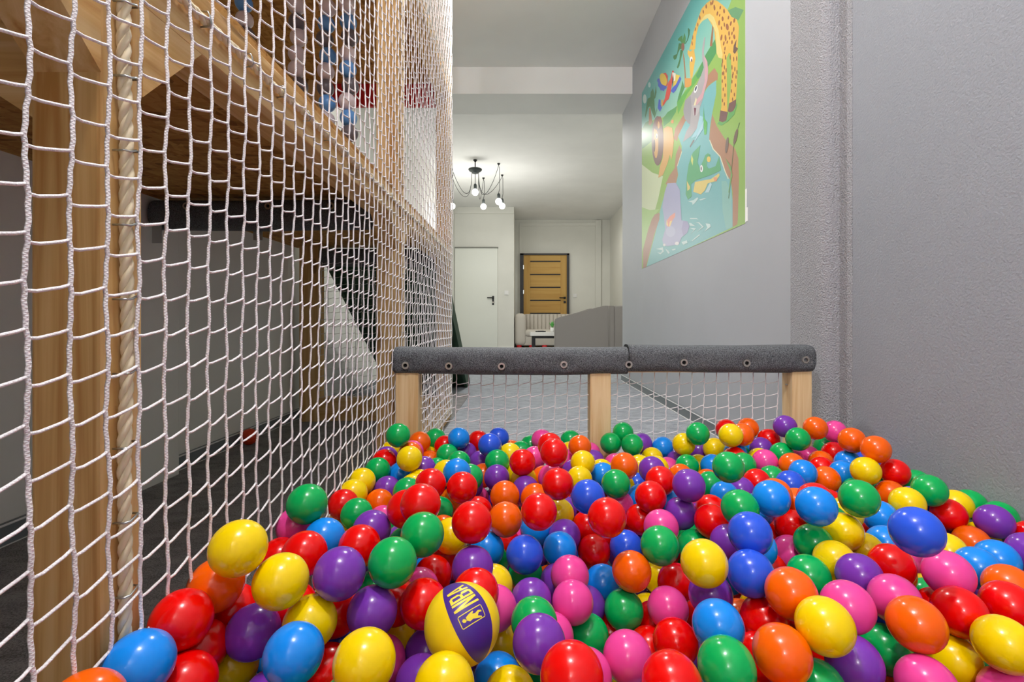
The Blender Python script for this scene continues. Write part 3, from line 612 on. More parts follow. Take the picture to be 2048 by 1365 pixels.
((150, 88, 52),[(0.8663,0.7005),(0.8658,0.6964),(0.8635,0.6958),(0.8603,0.6989),(0.8578,0.7043),(0.8570,0.7096),(0.8585,0.7121),(0.8615,0.7107),(0.8645,0.7061)]),
((150, 88, 52),[(0.9079,0.6726),(0.9073,0.6655),(0.9026,0.6648),(0.8961,0.6708),(0.8907,0.6808),(0.8891,0.6901),(0.8920,0.6942),(0.8980,0.6912),(0.9043,0.6826)]),
((150, 88, 52),[(0.8849,0.6979),(0.8845,0.6931),(0.8822,0.6921),(0.8791,0.6954),(0.8766,0.7013),(0.8760,0.7072),(0.8774,0.7103),(0.8803,0.7091),(0.8832,0.7042)]),
((150, 88, 52),[(0.9253,0.6693),(0.9219,0.6668),(0.9176,0.6678),(0.9143,0.6718),(0.9136,0.6769),(0.9160,0.6808),(0.9201,0.6815),(0.9242,0.6788),(0.9262,0.6740)]),
((150, 88, 52),[(0.9464,0.6622),(0.9434,0.6599),(0.9391,0.6612),(0.9353,0.6654),(0.9340,0.6707),(0.9357,0.6744),(0.9396,0.6749),(0.9439,0.6720),(0.9465,0.6670)]),
((150, 88, 52),[(0.9108,0.7002),(0.9083,0.6981),(0.9047,0.6991),(0.9016,0.7026),(0.9005,0.7071),(0.9019,0.7104),(0.9052,0.7109),(0.9087,0.7086),(0.9109,0.7043)]),
((150, 88, 52),[(0.8677,0.6668),(0.8640,0.6625),(0.8592,0.6627),(0.8555,0.6670),(0.8548,0.6737),(0.8573,0.6794),(0.8618,0.6815),(0.8663,0.6791),(0.8686,0.6733)]),
((150, 88, 52),[(0.8937,0.6462),(0.8933,0.6389),(0.8904,0.6369),(0.8863,0.6411),(0.8829,0.6497),(0.8818,0.6586),(0.8835,0.6636),(0.8873,0.6623),(0.8913,0.6554)]),
((150, 88, 52),[(0.9143,0.6460),(0.9135,0.6412),(0.9107,0.6403),(0.9073,0.6438),(0.9049,0.6501),(0.9046,0.6561),(0.9066,0.6591),(0.9099,0.6577),(0.9129,0.6525)]),
((150, 88, 52),[(0.9418,0.6380),(0.9397,0.6344),(0.9364,0.6342),(0.9334,0.6377),(0.9321,0.6431),(0.9331,0.6480),(0.9360,0.6500),(0.9394,0.6482),(0.9416,0.6435)]),
((150, 88, 52),[(0.9309,0.6330),(0.9289,0.6305),(0.9259,0.6308),(0.9234,0.6337),(0.9224,0.6379),(0.9236,0.6414),(0.9263,0.6426),(0.9292,0.6409),(0.9310,0.6371)]),
((150, 88, 52),[(0.8818,0.6365),(0.8788,0.6338),(0.8749,0.6344),(0.8717,0.6379),(0.8710,0.6428),(0.8729,0.6467),(0.8767,0.6478),(0.8804,0.6456),(0.8825,0.6411)]),
((150, 88, 52),[(0.9029,0.6250),(0.9005,0.6232),(0.8973,0.6239),(0.8947,0.6268),(0.8940,0.6305),(0.8955,0.6333),(0.8985,0.6339),(0.9016,0.6320),(0.9033,0.6284)]),
((150, 88, 52),[(0.9464,0.6107),(0.9461,0.6056),(0.9432,0.6048),(0.9389,0.6087),(0.9353,0.6154),(0.9342,0.6220),(0.9360,0.6251),(0.9398,0.6235),(0.9439,0.6178)]),
((150, 88, 52),[(0.8885,0.6142),(0.8867,0.6110),(0.8837,0.6109),(0.8809,0.6139),(0.8796,0.6187),(0.8804,0.6229),(0.8830,0.6246),(0.8861,0.6231),(0.8883,0.6190)]),
((150, 88, 52),[(0.9171,0.6282),(0.9153,0.6259),(0.9124,0.6262),(0.9098,0.6291),(0.9086,0.6331),(0.9094,0.6364),(0.9119,0.6374),(0.9149,0.6357),(0.9169,0.6321)]),
((150, 88, 52),[(0.9316,0.6042),(0.9301,0.6010),(0.9271,0.6010),(0.9239,0.6042),(0.9221,0.6092),(0.9225,0.6135),(0.9250,0.6152),(0.9283,0.6135),(0.9309,0.6092)]),
((150, 88, 52),[(0.8842,0.6040),(0.8838,0.6012),(0.8818,0.6009),(0.8793,0.6031),(0.8772,0.6069),(0.8768,0.6105),(0.8780,0.6122),(0.8804,0.6111),(0.8828,0.6079)]),
((150, 88, 52),[(0.6484,0.8310),(0.6468,0.8262),(0.6438,0.8254),(0.6407,0.8288),(0.6391,0.8350),(0.6397,0.8409),(0.6422,0.8439),(0.6454,0.8426),(0.6479,0.8374)]),
((150, 88, 52),[(0.6432,0.8118),(0.6437,0.8055),(0.6417,0.8036),(0.6383,0.8070),(0.6350,0.8142),(0.6333,0.8218),(0.6342,0.8262),(0.6370,0.8253),(0.6406,0.8197)]),
((150, 88, 52),[(0.8540,0.7537),(0.8516,0.7524),(0.8486,0.7533),(0.8463,0.7561),(0.8459,0.7593),(0.8474,0.7616),(0.8502,0.7618),(0.8530,0.7598),(0.8545,0.7566)]),
((150, 88, 52),[(0.8076,0.8368),(0.8040,0.8341),(0.7994,0.8352),(0.7959,0.8396),(0.7953,0.8451),(0.7978,0.8493),(0.8022,0.8500),(0.8064,0.8471),(0.8086,0.8419)]),
((140, 84, 52),[(0.8730,0.5839),(0.8719,0.5784),(0.8693,0.5777),(0.8666,0.5821),(0.8655,0.5890),(0.8666,0.5945),(0.8693,0.5952),(0.8719,0.5908)]),
((140, 84, 52),[(0.8915,0.5830),(0.8904,0.5776),(0.8878,0.5769),(0.8852,0.5812),(0.8842,0.5881),(0.8852,0.5934),(0.8878,0.5941),(0.8904,0.5898)]),
((140, 84, 52),[(0.8842,0.5546),(0.8831,0.5492),(0.8805,0.5484),(0.8778,0.5527),(0.8768,0.5595),(0.8778,0.5650),(0.8805,0.5657),(0.8831,0.5614)]),
((140, 84, 52),[(0.8693,0.5725),(0.8682,0.5671),(0.8655,0.5663),(0.8628,0.5707),(0.8617,0.5776),(0.8628,0.5831),(0.8655,0.5839),(0.8682,0.5795)]),
((140, 84, 52),[(0.8951,0.5375),(0.8941,0.5321),(0.8915,0.5313),(0.8889,0.5355),(0.8878,0.5423),(0.8889,0.5477),(0.8915,0.5485),(0.8941,0.5443)]),
((140, 84, 52),[(0.8805,0.5373),(0.8794,0.5319),(0.8768,0.5310),(0.8741,0.5353),(0.8730,0.5422),(0.8741,0.5476),(0.8768,0.5485),(0.8794,0.5442)]),
((140, 84, 52),[(0.9404,0.5433),(0.9395,0.5381),(0.9371,0.5373),(0.9347,0.5414),(0.9337,0.5480),(0.9347,0.5532),(0.9371,0.5539),(0.9395,0.5498)]),
((140, 84, 52),[(0.9570,0.5337),(0.9561,0.5286),(0.9537,0.5278),(0.9514,0.5318),(0.9505,0.5383),(0.9514,0.5434),(0.9537,0.5442),(0.9561,0.5402)]),
((140, 84, 52),[(0.9303,0.5238),(0.9293,0.5185),(0.9268,0.5177),(0.9244,0.5218),(0.9234,0.5284),(0.9244,0.5336),(0.9268,0.5344),(0.9293,0.5303)]),
((140, 84, 52),[(0.9471,0.5069),(0.9462,0.5017),(0.9438,0.5008),(0.9414,0.5048),(0.9404,0.5113),(0.9414,0.5165),(0.9438,0.5173),(0.9462,0.5133)]),
((140, 84, 52),[(0.9587,0.4900),(0.9577,0.4848),(0.9554,0.4839),(0.9531,0.4878),(0.9521,0.4943),(0.9531,0.4994),(0.9554,0.5003),(0.9577,0.4963)]),
((140, 84, 52),[(0.9337,0.4931),(0.9327,0.4878),(0.9303,0.4870),(0.9278,0.4910),(0.9268,0.4975),(0.9278,0.5028),(0.9303,0.5037),(0.9327,0.4996)]),
((140, 84, 52),[(0.9199,0.5632),(0.9189,0.5580),(0.9164,0.5572),(0.9140,0.5614),(0.9129,0.5681),(0.9140,0.5733),(0.9164,0.5741),(0.9189,0.5699)]),
((140, 84, 52),[(0.8730,0.5413),(0.8719,0.5372),(0.8693,0.5369),(0.8666,0.5407),(0.8655,0.5462),(0.8666,0.5503),(0.8693,0.5505),(0.8719,0.5467)]),
((140, 84, 52),[(0.8878,0.5179),(0.8868,0.5138),(0.8842,0.5135),(0.8815,0.5172),(0.8805,0.5226),(0.8815,0.5266),(0.8842,0.5269),(0.8868,0.5233)]),
((140, 84, 52),[(0.8712,0.5166),(0.8701,0.5125),(0.8674,0.5122),(0.8647,0.5159),(0.8636,0.5214),(0.8647,0.5255),(0.8674,0.5258),(0.8701,0.5221)]),
((140, 84, 52),[(0.8915,0.4901),(0.8904,0.4860),(0.8878,0.4857),(0.8852,0.4892),(0.8842,0.4946),(0.8852,0.4987),(0.8878,0.4990),(0.8904,0.4954)]),
((140, 84, 52),[(0.8768,0.4854),(0.8757,0.4813),(0.8730,0.4809),(0.8704,0.4845),(0.8693,0.4899),(0.8704,0.4941),(0.8730,0.4944),(0.8757,0.4908)]),
((140, 84, 52),[(0.8878,0.4590),(0.8868,0.4549),(0.8842,0.4545),(0.8815,0.4580),(0.8805,0.4634),(0.8815,0.4675),(0.8842,0.4679),(0.8868,0.4643)]),
((140, 84, 52),[(0.8730,0.4499),(0.8719,0.4458),(0.8693,0.4453),(0.8666,0.4489),(0.8655,0.4543),(0.8666,0.4585),(0.8693,0.4589),(0.8719,0.4553)]),
((140, 84, 52),[(0.8842,0.4316),(0.8831,0.4275),(0.8805,0.4270),(0.8778,0.4305),(0.8768,0.4359),(0.8778,0.4400),(0.8805,0.4405),(0.8831,0.4370)]),
((140, 84, 52),[(0.9371,0.4995),(0.9361,0.4956),(0.9337,0.4953),(0.9313,0.4987),(0.9303,0.5039),(0.9313,0.5078),(0.9337,0.5081),(0.9361,0.5046)]),
((140, 84, 52),[(0.9537,0.4774),(0.9528,0.4736),(0.9505,0.4732),(0.9481,0.4766),(0.9471,0.4817),(0.9481,0.4855),(0.9505,0.4859),(0.9528,0.4825)]),
((140, 84, 52),[(0.9303,0.4773),(0.9293,0.4734),(0.9268,0.4730),(0.9244,0.4765),(0.9234,0.4817),(0.9244,0.4856),(0.9268,0.4860),(0.9293,0.4825)]),
((140, 84, 52),[(0.9505,0.4534),(0.9495,0.4495),(0.9471,0.4491),(0.9448,0.4524),(0.9438,0.4576),(0.9448,0.4615),(0.9471,0.4618),(0.9495,0.4585)]),
((140, 84, 52),[(0.9268,0.4491),(0.9258,0.4451),(0.9234,0.4447),(0.9209,0.4481),(0.9199,0.4533),(0.9209,0.4572),(0.9234,0.4576),(0.9258,0.4542)]),
((140, 84, 52),[(0.9438,0.4275),(0.9428,0.4236),(0.9404,0.4231),(0.9381,0.4264),(0.9371,0.4315),(0.9381,0.4355),(0.9404,0.4359),(0.9428,0.4326)]),
((140, 84, 52),[(0.9337,0.4184),(0.9327,0.4145),(0.9303,0.4140),(0.9278,0.4173),(0.9268,0.4224),(0.9278,0.4264),(0.9303,0.4269),(0.9327,0.4235)]),
((112, 76, 72),[(0.8548,0.4263),(0.9023,0.3941),(0.8915,0.3726),(0.8693,0.3780),(0.8463,0.3945)]),
((112, 76, 72),[(0.9094,0.4187),(0.9505,0.4086),(0.9488,0.3872),(0.9234,0.3777),(0.9023,0.3970)]),
((90, 165, 85),[(0.8463,0.3925),(0.8693,0.3764),(0.8951,0.3707),(0.9059,0.3883),(0.9404,0.3787),(0.9537,0.3955),(0.9570,0.3862),(0.9404,0.3655),(0.9023,0.3630),(0.8617,0.3704),(0.8345,0.3906)]),
((98, 72, 62),[(0.9537,0.5974),(0.9488,0.5768),(0.9619,0.5618),(0.9438,0.5579),(0.9337,0.5707),(0.9371,0.5890)]),
((166, 162, 163),[(0.7295,0.7485),(0.7387,0.7637),(0.7478,0.7591),(0.7410,0.7313),(0.7364,0.7017),(0.7634,0.6569),(0.7699,0.6202),(0.7656,0.5876),(0.7500,0.5693),(0.7272,0.5370),(0.7036,0.5193),(0.7036,0.4721),(0.6793,0.4530),(0.6280,0.4483),(0.5501,0.4610),(0.5844,0.4890),(0.6227,0.4983),(0.5674,0.5516),(0.5559,0.5899),(0.5731,0.6244),(0.6280,0.6161),(0.6541,0.6214),(0.6793,0.6243),(0.7131,0.6367),(0.7364,0.6534),(0.7225,0.6959),(0.7216,0.7276)]),
((206, 158, 164),[(0.7364,0.6995),(0.7634,0.6558),(0.7686,0.6211),(0.7634,0.5890),(0.7478,0.5707),(0.7295,0.5444),(0.6793,0.5444),(0.6551,0.5477),(0.6743,0.5655),(0.7179,0.5669),(0.7432,0.5954),(0.7432,0.6391),(0.7500,0.6443)]),
((148, 146, 150),[(0.5731,0.6244),(0.6254,0.6141),(0.6333,0.5611),(0.6200,0.4985),(0.5983,0.5170),(0.5674,0.5516),(0.5559,0.5924)]),
((182, 178, 178),[(0.6386,0.5676),(0.7036,0.5305),(0.6988,0.5107),(0.6793,0.5033),(0.6489,0.5220)]),
((240, 240, 240),[(0.6833,0.6032),(0.6784,0.5997),(0.6719,0.5986),(0.6651,0.6002),(0.6594,0.6043),(0.6560,0.6100),(0.6555,0.6162),(0.6581,0.6216),(0.6631,0.6252),(0.6697,0.6261),(0.6764,0.6244),(0.6820,0.6203),(0.6853,0.6146),(0.6858,0.6086)]),
((45, 55, 80),[(0.6775,0.6089),(0.6739,0.6069),(0.6697,0.6063),(0.6658,0.6072),(0.6628,0.6094),(0.6614,0.6126),(0.6618,0.6160),(0.6641,0.6190),(0.6676,0.6211),(0.6719,0.6216),(0.6758,0.6207),(0.6787,0.6185),(0.6801,0.6153),(0.6797,0.6119)]),
((225, 215, 170),[(0.6718,0.5796),(0.6793,0.5649),(0.6668,0.5492),(0.6515,0.5590)]),
((110, 52, 72),[(0.6541,0.5483),(0.6743,0.5357),(0.6668,0.5123),(0.6592,0.5141)]),
((150, 205, 215),[(0.7036,0.4901),(0.7318,0.4704),(0.7225,0.4310),(0.6693,0.4259),(0.6280,0.4389),(0.6793,0.4530)]),
((120, 112, 108),[(0.6489,0.4241),(0.6592,0.4169),(0.6200,0.4047),(0.6174,0.4131)]),
((218, 166, 88),[(0.3307,0.6301),(0.3821,0.6149),(0.4374,0.5785),(0.4572,0.5133),(0.4440,0.4681),(0.4273,0.4368),(0.4102,0.4697),(0.3821,0.4410),(0.3231,0.4089),(0.2601,0.4185),(0.2842,0.4673),(0.3231,0.4938),(0.3269,0.5613)]),
((226, 150, 90),[(0.4239,0.6202),(0.4540,0.6069),(0.4507,0.5928),(0.4239,0.6068)]),
((118, 88, 84),[(0.3322,0.5701),(0.3291,0.5378),(0.3199,0.5108),(0.3053,0.4911),(0.2861,0.4803),(0.2638,0.4797),(0.2399,0.4895),(0.2164,0.5093),(0.1954,0.5379),(0.1787,0.5729),(0.1680,0.6115),(0.1643,0.6500),(0.1680,0.6850),(0.1787,0.7133),(0.1954,0.7324),(0.2164,0.7410),(0.2399,0.7385),(0.2638,0.7256),(0.2861,0.7037),(0.3053,0.6748),(0.3199,0.6412),(0.3291,0.6054)]),
((140, 78, 62),[(0.2185,0.7170),(0.2682,0.7201),(0.2921,0.7101),(0.3155,0.6719),(0.2921,0.6554),(0.2270,0.6947)]),
((216, 160, 82),[(0.2617,0.5890),(0.2585,0.5587),(0.2494,0.5372),(0.2361,0.5287),(0.2211,0.5352),(0.2075,0.5555),(0.1979,0.5861),(0.1944,0.6205),(0.1979,0.6517),(0.2075,0.6732),(0.2211,0.6808),(0.2361,0.6733),(0.2494,0.6524),(0.2585,0.6223)]),
((216, 160, 82),[(0.2802,0.6731),(0.2788,0.6660),(0.2748,0.6618),(0.2690,0.6613),(0.2625,0.6645),(0.2567,0.6710),(0.2526,0.6795),(0.2511,0.6881),(0.2526,0.6953),(0.2567,0.6995),(0.2625,0.6999),(0.2690,0.6965),(0.2748,0.6900),(0.2788,0.6816)]),
((216, 160, 82),[(0.2219,0.6674),(0.2207,0.6602),(0.2174,0.6556),(0.2126,0.6545),(0.2073,0.6571),(0.2025,0.6629),(0.1991,0.6709),(0.1979,0.6794),(0.1991,0.6866),(0.2025,0.6912),(0.2073,0.6923),(0.2126,0.6896),(0.2174,0.6837),(0.2207,0.6758)]),
((235, 235, 230),[(0.2519,0.6318),(0.2507,0.6267),(0.2473,0.6237),(0.2423,0.6236),(0.2368,0.6262),(0.2317,0.6312),(0.2282,0.6376),(0.2270,0.6440),(0.2282,0.6492),(0.2317,0.6522),(0.2368,0.6522),(0.2423,0.6495),(0.2473,0.6444),(0.2507,0.6382)]),
((60, 40, 35),[(0.2478,0.6309),(0.2472,0.6281),(0.2457,0.6264),(0.2433,0.6261),(0.2407,0.6274),(0.2384,0.6299),(0.2368,0.6332),(0.2362,0.6365),(0.2368,0.6393),(0.2384,0.6410),(0.2407,0.6413),(0.2433,0.6400),(0.2457,0.6375),(0.2472,0.6342)]),
((80, 50, 45),[(0.2193,0.5999),(0.2180,0.5862),(0.2142,0.5764),(0.2087,0.5725),(0.2025,0.5753),(0.1970,0.5842),(0.1932,0.5975),(0.1918,0.6126),(0.1932,0.6264),(0.1970,0.6362),(0.2025,0.6400),(0.2087,0.6370),(0.2142,0.6280),(0.2180,0.6148)]),
((222, 66, 52),[(0.4374,0.8388),(0.4184,0.8137),(0.3927,0.8152),(0.3713,0.7942),(0.3494,0.7657),(0.3116,0.7537),(0.3307,0.7400),(0.3713,0.7418),(0.3962,0.7327),(0.4184,0.7520),(0.4374,0.7884),(0.4474,0.8190),(0.4572,0.8231)]),
((212, 60, 48),[(0.2722,0.9158),(0.3155,0.9051),(0.3604,0.8791),(0.3835,0.8497),(0.3835,0.8087),(0.3604,0.8092),(0.3382,0.8734),(0.3000,0.9066)]),
((228, 190, 44),[(0.3707,0.8440),(0.3754,0.8277),(0.3711,0.8189),(0.3586,0.8193),(0.3401,0.8290),(0.3190,0.8464),(0.2995,0.8682),(0.2857,0.8901),(0.2805,0.9074),(0.2853,0.9164),(0.2988,0.9153),(0.3181,0.9045),(0.3393,0.8864),(0.3579,0.8649)]),
((66, 88, 196),[(0.2503,0.9211),(0.2763,0.9060),(0.3000,0.8636),(0.3677,0.8102),(0.3713,0.7997),(0.3419,0.8107),(0.3382,0.8046),(0.3116,0.8264),(0.2921,0.8368),(0.2763,0.8610),(0.2560,0.8822),(0.2601,0.8943),(0.2437,0.9135)]),
((226, 198, 70),[(0.4766,0.7960),(0.5203,0.7626),(0.5142,0.7475),(0.4702,0.7520),(0.4440,0.7603),(0.4540,0.7832)]),
((66, 88, 196),[(0.5203,0.7588),(0.5353,0.7391),(0.5049,0.7304),(0.4766,0.7246),(0.4507,0.7286),(0.4184,0.7574),(0.4440,0.7577),(0.4766,0.7506)]),
((240, 236, 220),[(0.4374,0.8309),(0.4766,0.7999),(0.4702,0.7728),(0.4440,0.7841)]),
((60, 50, 60),[(0.4474,0.8164),(0.4540,0.7884),(0.4407,0.7624),(0.4360,0.7892)]),
((66, 88, 196),[(0.2682,0.8076),(0.2921,0.7907),(0.2921,0.7677),(0.3116,0.7423),(0.2842,0.7361),(0.2519,0.7730),(0.2601,0.7889)]),
((225, 160, 60),[(0.3039,0.7810),(0.3231,0.7755),(0.3231,0.7472),(0.3039,0.7467)]),
((190, 225, 222),[(0.1498,0.9528),(0.1478,0.9480),(0.1422,0.9465),(0.1341,0.9488),(0.1250,0.9544),(0.1167,0.9623),(0.1110,0.9708),(0.1089,0.9782),(0.1110,0.9831),(0.1167,0.9844),(0.1250,0.9820),(0.1341,0.9762),(0.1422,0.9684),(0.1478,0.9600)]),
((205, 228, 222),[(0.0839,0.9170),(0.0808,0.9077),(0.0722,0.9037),(0.0594,0.9061),(0.0452,0.9142),(0.0321,0.9268),(0.0231,0.9412),(0.0198,0.9545),(0.0231,0.9640),(0.0321,0.9678),(0.0452,0.9651),(0.0594,0.9566),(0.0722,0.9440),(0.0808,0.9299)]),
((84, 168, 112),[(0.7084,0.3749),(0.6988,0.3496),(0.6842,0.3197),(0.7036,0.2891),(0.7364,0.3088),(0.7478,0.3192),(0.7678,0.3173),(0.7893,0.3010),(0.7612,0.2939),(0.7589,0.2732),(0.7743,0.2580),(0.8225,0.2473),(0.8463,0.2700),(0.8598,0.2180),(0.7893,0.2291),(0.6693,0.2547),(0.6280,0.2535),(0.6359,0.2036),(0.6011,0.2002),(0.5788,0.2298),(0.5900,0.3011),(0.6065,0.3427),(0.6438,0.3741)]),
((226, 204, 116),[(0.6643,0.2497),(0.7364,0.2298),(0.7893,0.2143),(0.8463,0.2132),(0.8509,0.2053),(0.8265,0.1932),(0.7678,0.2074),(0.7455,0.1893),(0.7131,0.1844),(0.6489,0.2168)]),
((222, 200, 120),[(0.5900,0.2818),(0.6200,0.2469),(0.6174,0.2383),(0.5956,0.2387)]),
((205, 215, 110),[(0.6333,0.3717),(0.6489,0.3462),(0.6438,0.3226),(0.6280,0.3480)]),
((240, 240, 240),[(0.7300,0.2763),(0.7288,0.2708),(0.7254,0.2674),(0.7206,0.2666),(0.7151,0.2688),(0.7102,0.2734),(0.7068,0.2796),(0.7055,0.2861),(0.7068,0.2916),(0.7102,0.2951),(0.7151,0.2957),(0.7206,0.2935),(0.7254,0.2888),(0.7288,0.2827)]),
((70, 60, 70),[(0.7202,0.2802),(0.7197,0.2769),(0.7184,0.2747),(0.7165,0.2739),(0.7145,0.2747),(0.7126,0.2770),(0.7112,0.2803),(0.7108,0.2840),(0.7112,0.2873),(0.7126,0.2895),(0.7145,0.2903),(0.7165,0.2895),(0.7184,0.2872),(0.7197,0.2838)]),
((228, 196, 90),[(0.7889,0.2864),(0.7874,0.2824),(0.7834,0.2804),(0.7776,0.2808),(0.7710,0.2836),(0.7650,0.2882),(0.7609,0.2937),(0.7594,0.2990),(0.7609,0.3030),(0.7650,0.3050),(0.7710,0.3045),(0.7776,0.3016),(0.7834,0.2970),(0.7874,0.2916)]),
((232, 150, 110),[(0.8082,0.2135),(0.8345,0.2035),(0.8305,0.1907),(0.8143,0.1987)]),
((166, 168, 202),[(0.3821,0.3478),(0.4766,0.3159),(0.5203,0.2696),(0.5323,0.1776),(0.5383,0.1324),(0.5788,0.1191),(0.6120,0.0912),(0.5956,0.0664),(0.5383,0.0598),(0.5142,0.0373),(0.4702,0.0406),(0.3821,0.0534),(0.3307,0.0664),(0.3155,0.0979),(0.3531,0.1399),(0.3382,0.1997),(0.3155,0.2554),(0.3457,0.3163)]),
((150, 146, 188),[(0.5559,0.1252),(0.5956,0.1123),(0.6147,0.0882),(0.5956,0.0664),(0.5559,0.0609),(0.5383,0.0949)]),
((178, 182, 210),[(0.4728,0.1004),(0.4676,0.0909),(0.4527,0.0856),(0.4308,0.0857),(0.4059,0.0912),(0.3827,0.1014),(0.3663,0.1143),(0.3604,0.1271),(0.3663,0.1371),(0.3827,0.1421),(0.4059,0.1413),(0.4308,0.1350),(0.4527,0.1247),(0.4676,0.1124)]),
((236, 150, 130),[(0.3749,0.1759),(0.4102,0.1854),(0.4702,0.1857),(0.4702,0.1661),(0.4440,0.1601),(0.4102,0.1368),(0.3821,0.1452)]),
((244, 214, 130),[(0.3713,0.1824),(0.3856,0.1539),(0.3821,0.1438),(0.3677,0.1585)]),
((244, 214, 130),[(0.4102,0.1611),(0.4374,0.1593),(0.4102,0.1368),(0.3997,0.1449)]),
((225, 222, 220),[(0.3582,0.0637),(0.3566,0.0614),(0.3521,0.0601),(0.3456,0.0603),(0.3383,0.0617),(0.3317,0.0642),(0.3271,0.0673),(0.3254,0.0703),(0.3271,0.0727),(0.3317,0.0739),(0.3383,0.0737),(0.3456,0.0722),(0.3521,0.0697),(0.3566,0.0667)]),
((225, 222, 220),[(0.5129,0.0388),(0.5107,0.0359),(0.5046,0.0345),(0.4956,0.0349),(0.4856,0.0369),(0.4764,0.0402),(0.4700,0.0443),(0.4676,0.0481),(0.4700,0.0510),(0.4764,0.0524),(0.4856,0.0520),(0.4956,0.0499),(0.5046,0.0465),(0.5107,0.0426)]),
((78, 176, 72),[(0.7364,0.5031),(0.7410,0.4589),(0.7634,0.4319),(0.7567,0.3920),(0.7410,0.3976),(0.7318,0.4594)]),
((104, 82, 66),[(0.9578,0.2845),(0.9526,0.2761),(0.9465,0.2704),(0.9409,0.2685),(0.9368,0.2709),(0.9351,0.2772),(0.9361,0.2860),(0.9397,0.2956),(0.9450,0.3040),(0.9510,0.3095),(0.9566,0.3112),(0.9606,0.3086),(0.9622,0.3025),(0.9612,0.2939)]),
((70, 100, 60),[(0.9684,0.3246),(0.9716,0.3229),(0.9619,0.3095),(0.9587,0.3111)]),
((70, 110, 60),[(0.9371,0.2711),(0.9394,0.2691),(0.9094,0.1056),(0.9059,0.1068)]),
((112, 92, 82),[(0.9062,0.2821),(0.9027,0.2721),(0.8980,0.2650),(0.8931,0.2622),(0.8889,0.2643),(0.8863,0.2710),(0.8858,0.2809),(0.8875,0.2920),(0.8911,0.3021),(0.8958,0.3091),(0.9007,0.3117),(0.9048,0.3094),(0.9074,0.3028),(0.9078,0.2931)]),
((110, 165, 90),[(0.8860,0.2508),(0.9199,0.2074),(0.9303,0.1748),(0.9094,0.1249),(0.9059,0.1261),(0.9217,0.1857)]),
((196, 224, 220),[(0.2270,0.0693),(0.3231,0.0595),(0.3382,0.0368),(0.2921,0.0310),(0.2437,0.0484),(0.3000,0.0382),(0.3155,0.0467)]),
((196, 224, 220),[(0.3531,0.0480),(0.3962,0.0288),(0.4102,0.0154),(0.3892,0.0165)]),
((196, 224, 220),[(0.4306,0.0277),(0.4702,0.0254),(0.4766,0.0190),(0.4440,0.0212)]),
((196, 224, 220),[(0.5383,0.0398),(0.5900,0.0363),(0.5983,0.0248),(0.5559,0.0238)]),
((196, 224, 220),[(0.6174,0.1208),(0.6793,0.1039),(0.6940,0.0931),(0.6793,0.0994),(0.6227,0.1146)]),
((196, 224, 220),[(0.6693,0.0906),(0.6988,0.0828),(0.7364,0.0554),(0.6743,0.0491),(0.7225,0.0589),(0.6940,0.0796)]),
((196, 224, 220),[(0.7500,0.0651),(0.7851,0.0539),(0.7893,0.0422),(0.7410,0.0357),(0.7634,0.0465)]),
((196, 224, 220),[(0.6120,0.1032),(0.6333,0.0953),(0.6643,0.0769),(0.6174,0.0899)]),
((196, 224, 220),[(0.6174,0.0804),(0.6743,0.0652),(0.6227,0.0506),(0.6541,0.0643)]),
((196, 224, 220),[(0.6988,0.0355),(0.7084,0.0311),(0.6386,0.0212),(0.6333,0.0246)]),
((196, 224, 220),[(0.6011,0.1935),(0.6489,0.1830),(0.6842,0.1831),(0.6940,0.1754),(0.6643,0.1666),(0.6438,0.1660),(0.6386,0.1770)]),
((196, 224, 220),[(0.6988,0.1694),(0.7500,0.1594),(0.7523,0.1555),(0.7084,0.1629)]),
((176, 214, 220),[(0.7455,0.1805),(0.7851,0.2053),(0.7978,0.1922),(0.7765,0.1700)]),
((170, 212, 226),[(0.6489,0.4078),(0.7364,0.4547),(0.7318,0.4263),(0.6693,0.4121)]),
]

mu = thing('mural', (XR, 3.4, 1.088), 'jungle animal mural with giraffe, elephant, lion and crocodile on the wall', 'poster')
def mural_mesh():
    V, F, K = [], [], []
    def uvp(u, v, d): return (XR - 0.0012 - d, 4.42 - u * 2.043, 1.088 + v * 1.556)
    nU = 24                                                    # sky gradient
    for i in range(nU + 1):
        for u in (0, 1): V.append(uvp(u, i / nU, 0))
        t = i / nU; a, b = (206, 220, 172), (84, 176, 172); t = min(1, max(0, (t - 0.35) / 0.6))
        K += [tuple(a[q] * (1 - t) + b[q] * t for q in range(3))] * 2
    for i in range(nU): F.append((2 * i, 2 * i + 1, 2 * i + 3, 2 * i + 2))
    d = 0.00005
    for c, p in MURAL:
        o = len(V); V += [uvp(u, v, d) for u, v in p]; K += [c] * len(p); F.append(tuple(range(o, o + len(p)))); d += 0.000006
    return V, F, K
V, F, K = mural_mesh()
M_print = mat('mural_print', (1, 1, 1, 1), 0.38, spec=0.4)
at = nd(M_print, 'ShaderNodeVertexColor', layer_name='print'); base(M_print, at.outputs['Color'])
o = obj('print', V, F, M_print, mu)
ca = o.data.color_attributes.new('print', 'FLOAT_COLOR', 'POINT')
ca.data.foreach_set('color', np.array([C(*[v * 0.88 + 0.12 * 205 for v in k], 0.92) for k in K], dtype=np.float32).ravel())  # every print colour paled toward grey to carry haze and gloss
box('sheet', XR - 0.001, XR, 2.377, 4.42, 1.088, 2.644, M_white, mu, 0)
box('torn_edge', XR - 0.0014, XR - 0.0002, 2.352, 2.378, 1.095, 1.16, M_white, mu, 0); box('torn_edge', XR - 0.0014, XR - 0.0002, 2.362, 2.378, 1.16, 1.25, M_white, mu, 0)

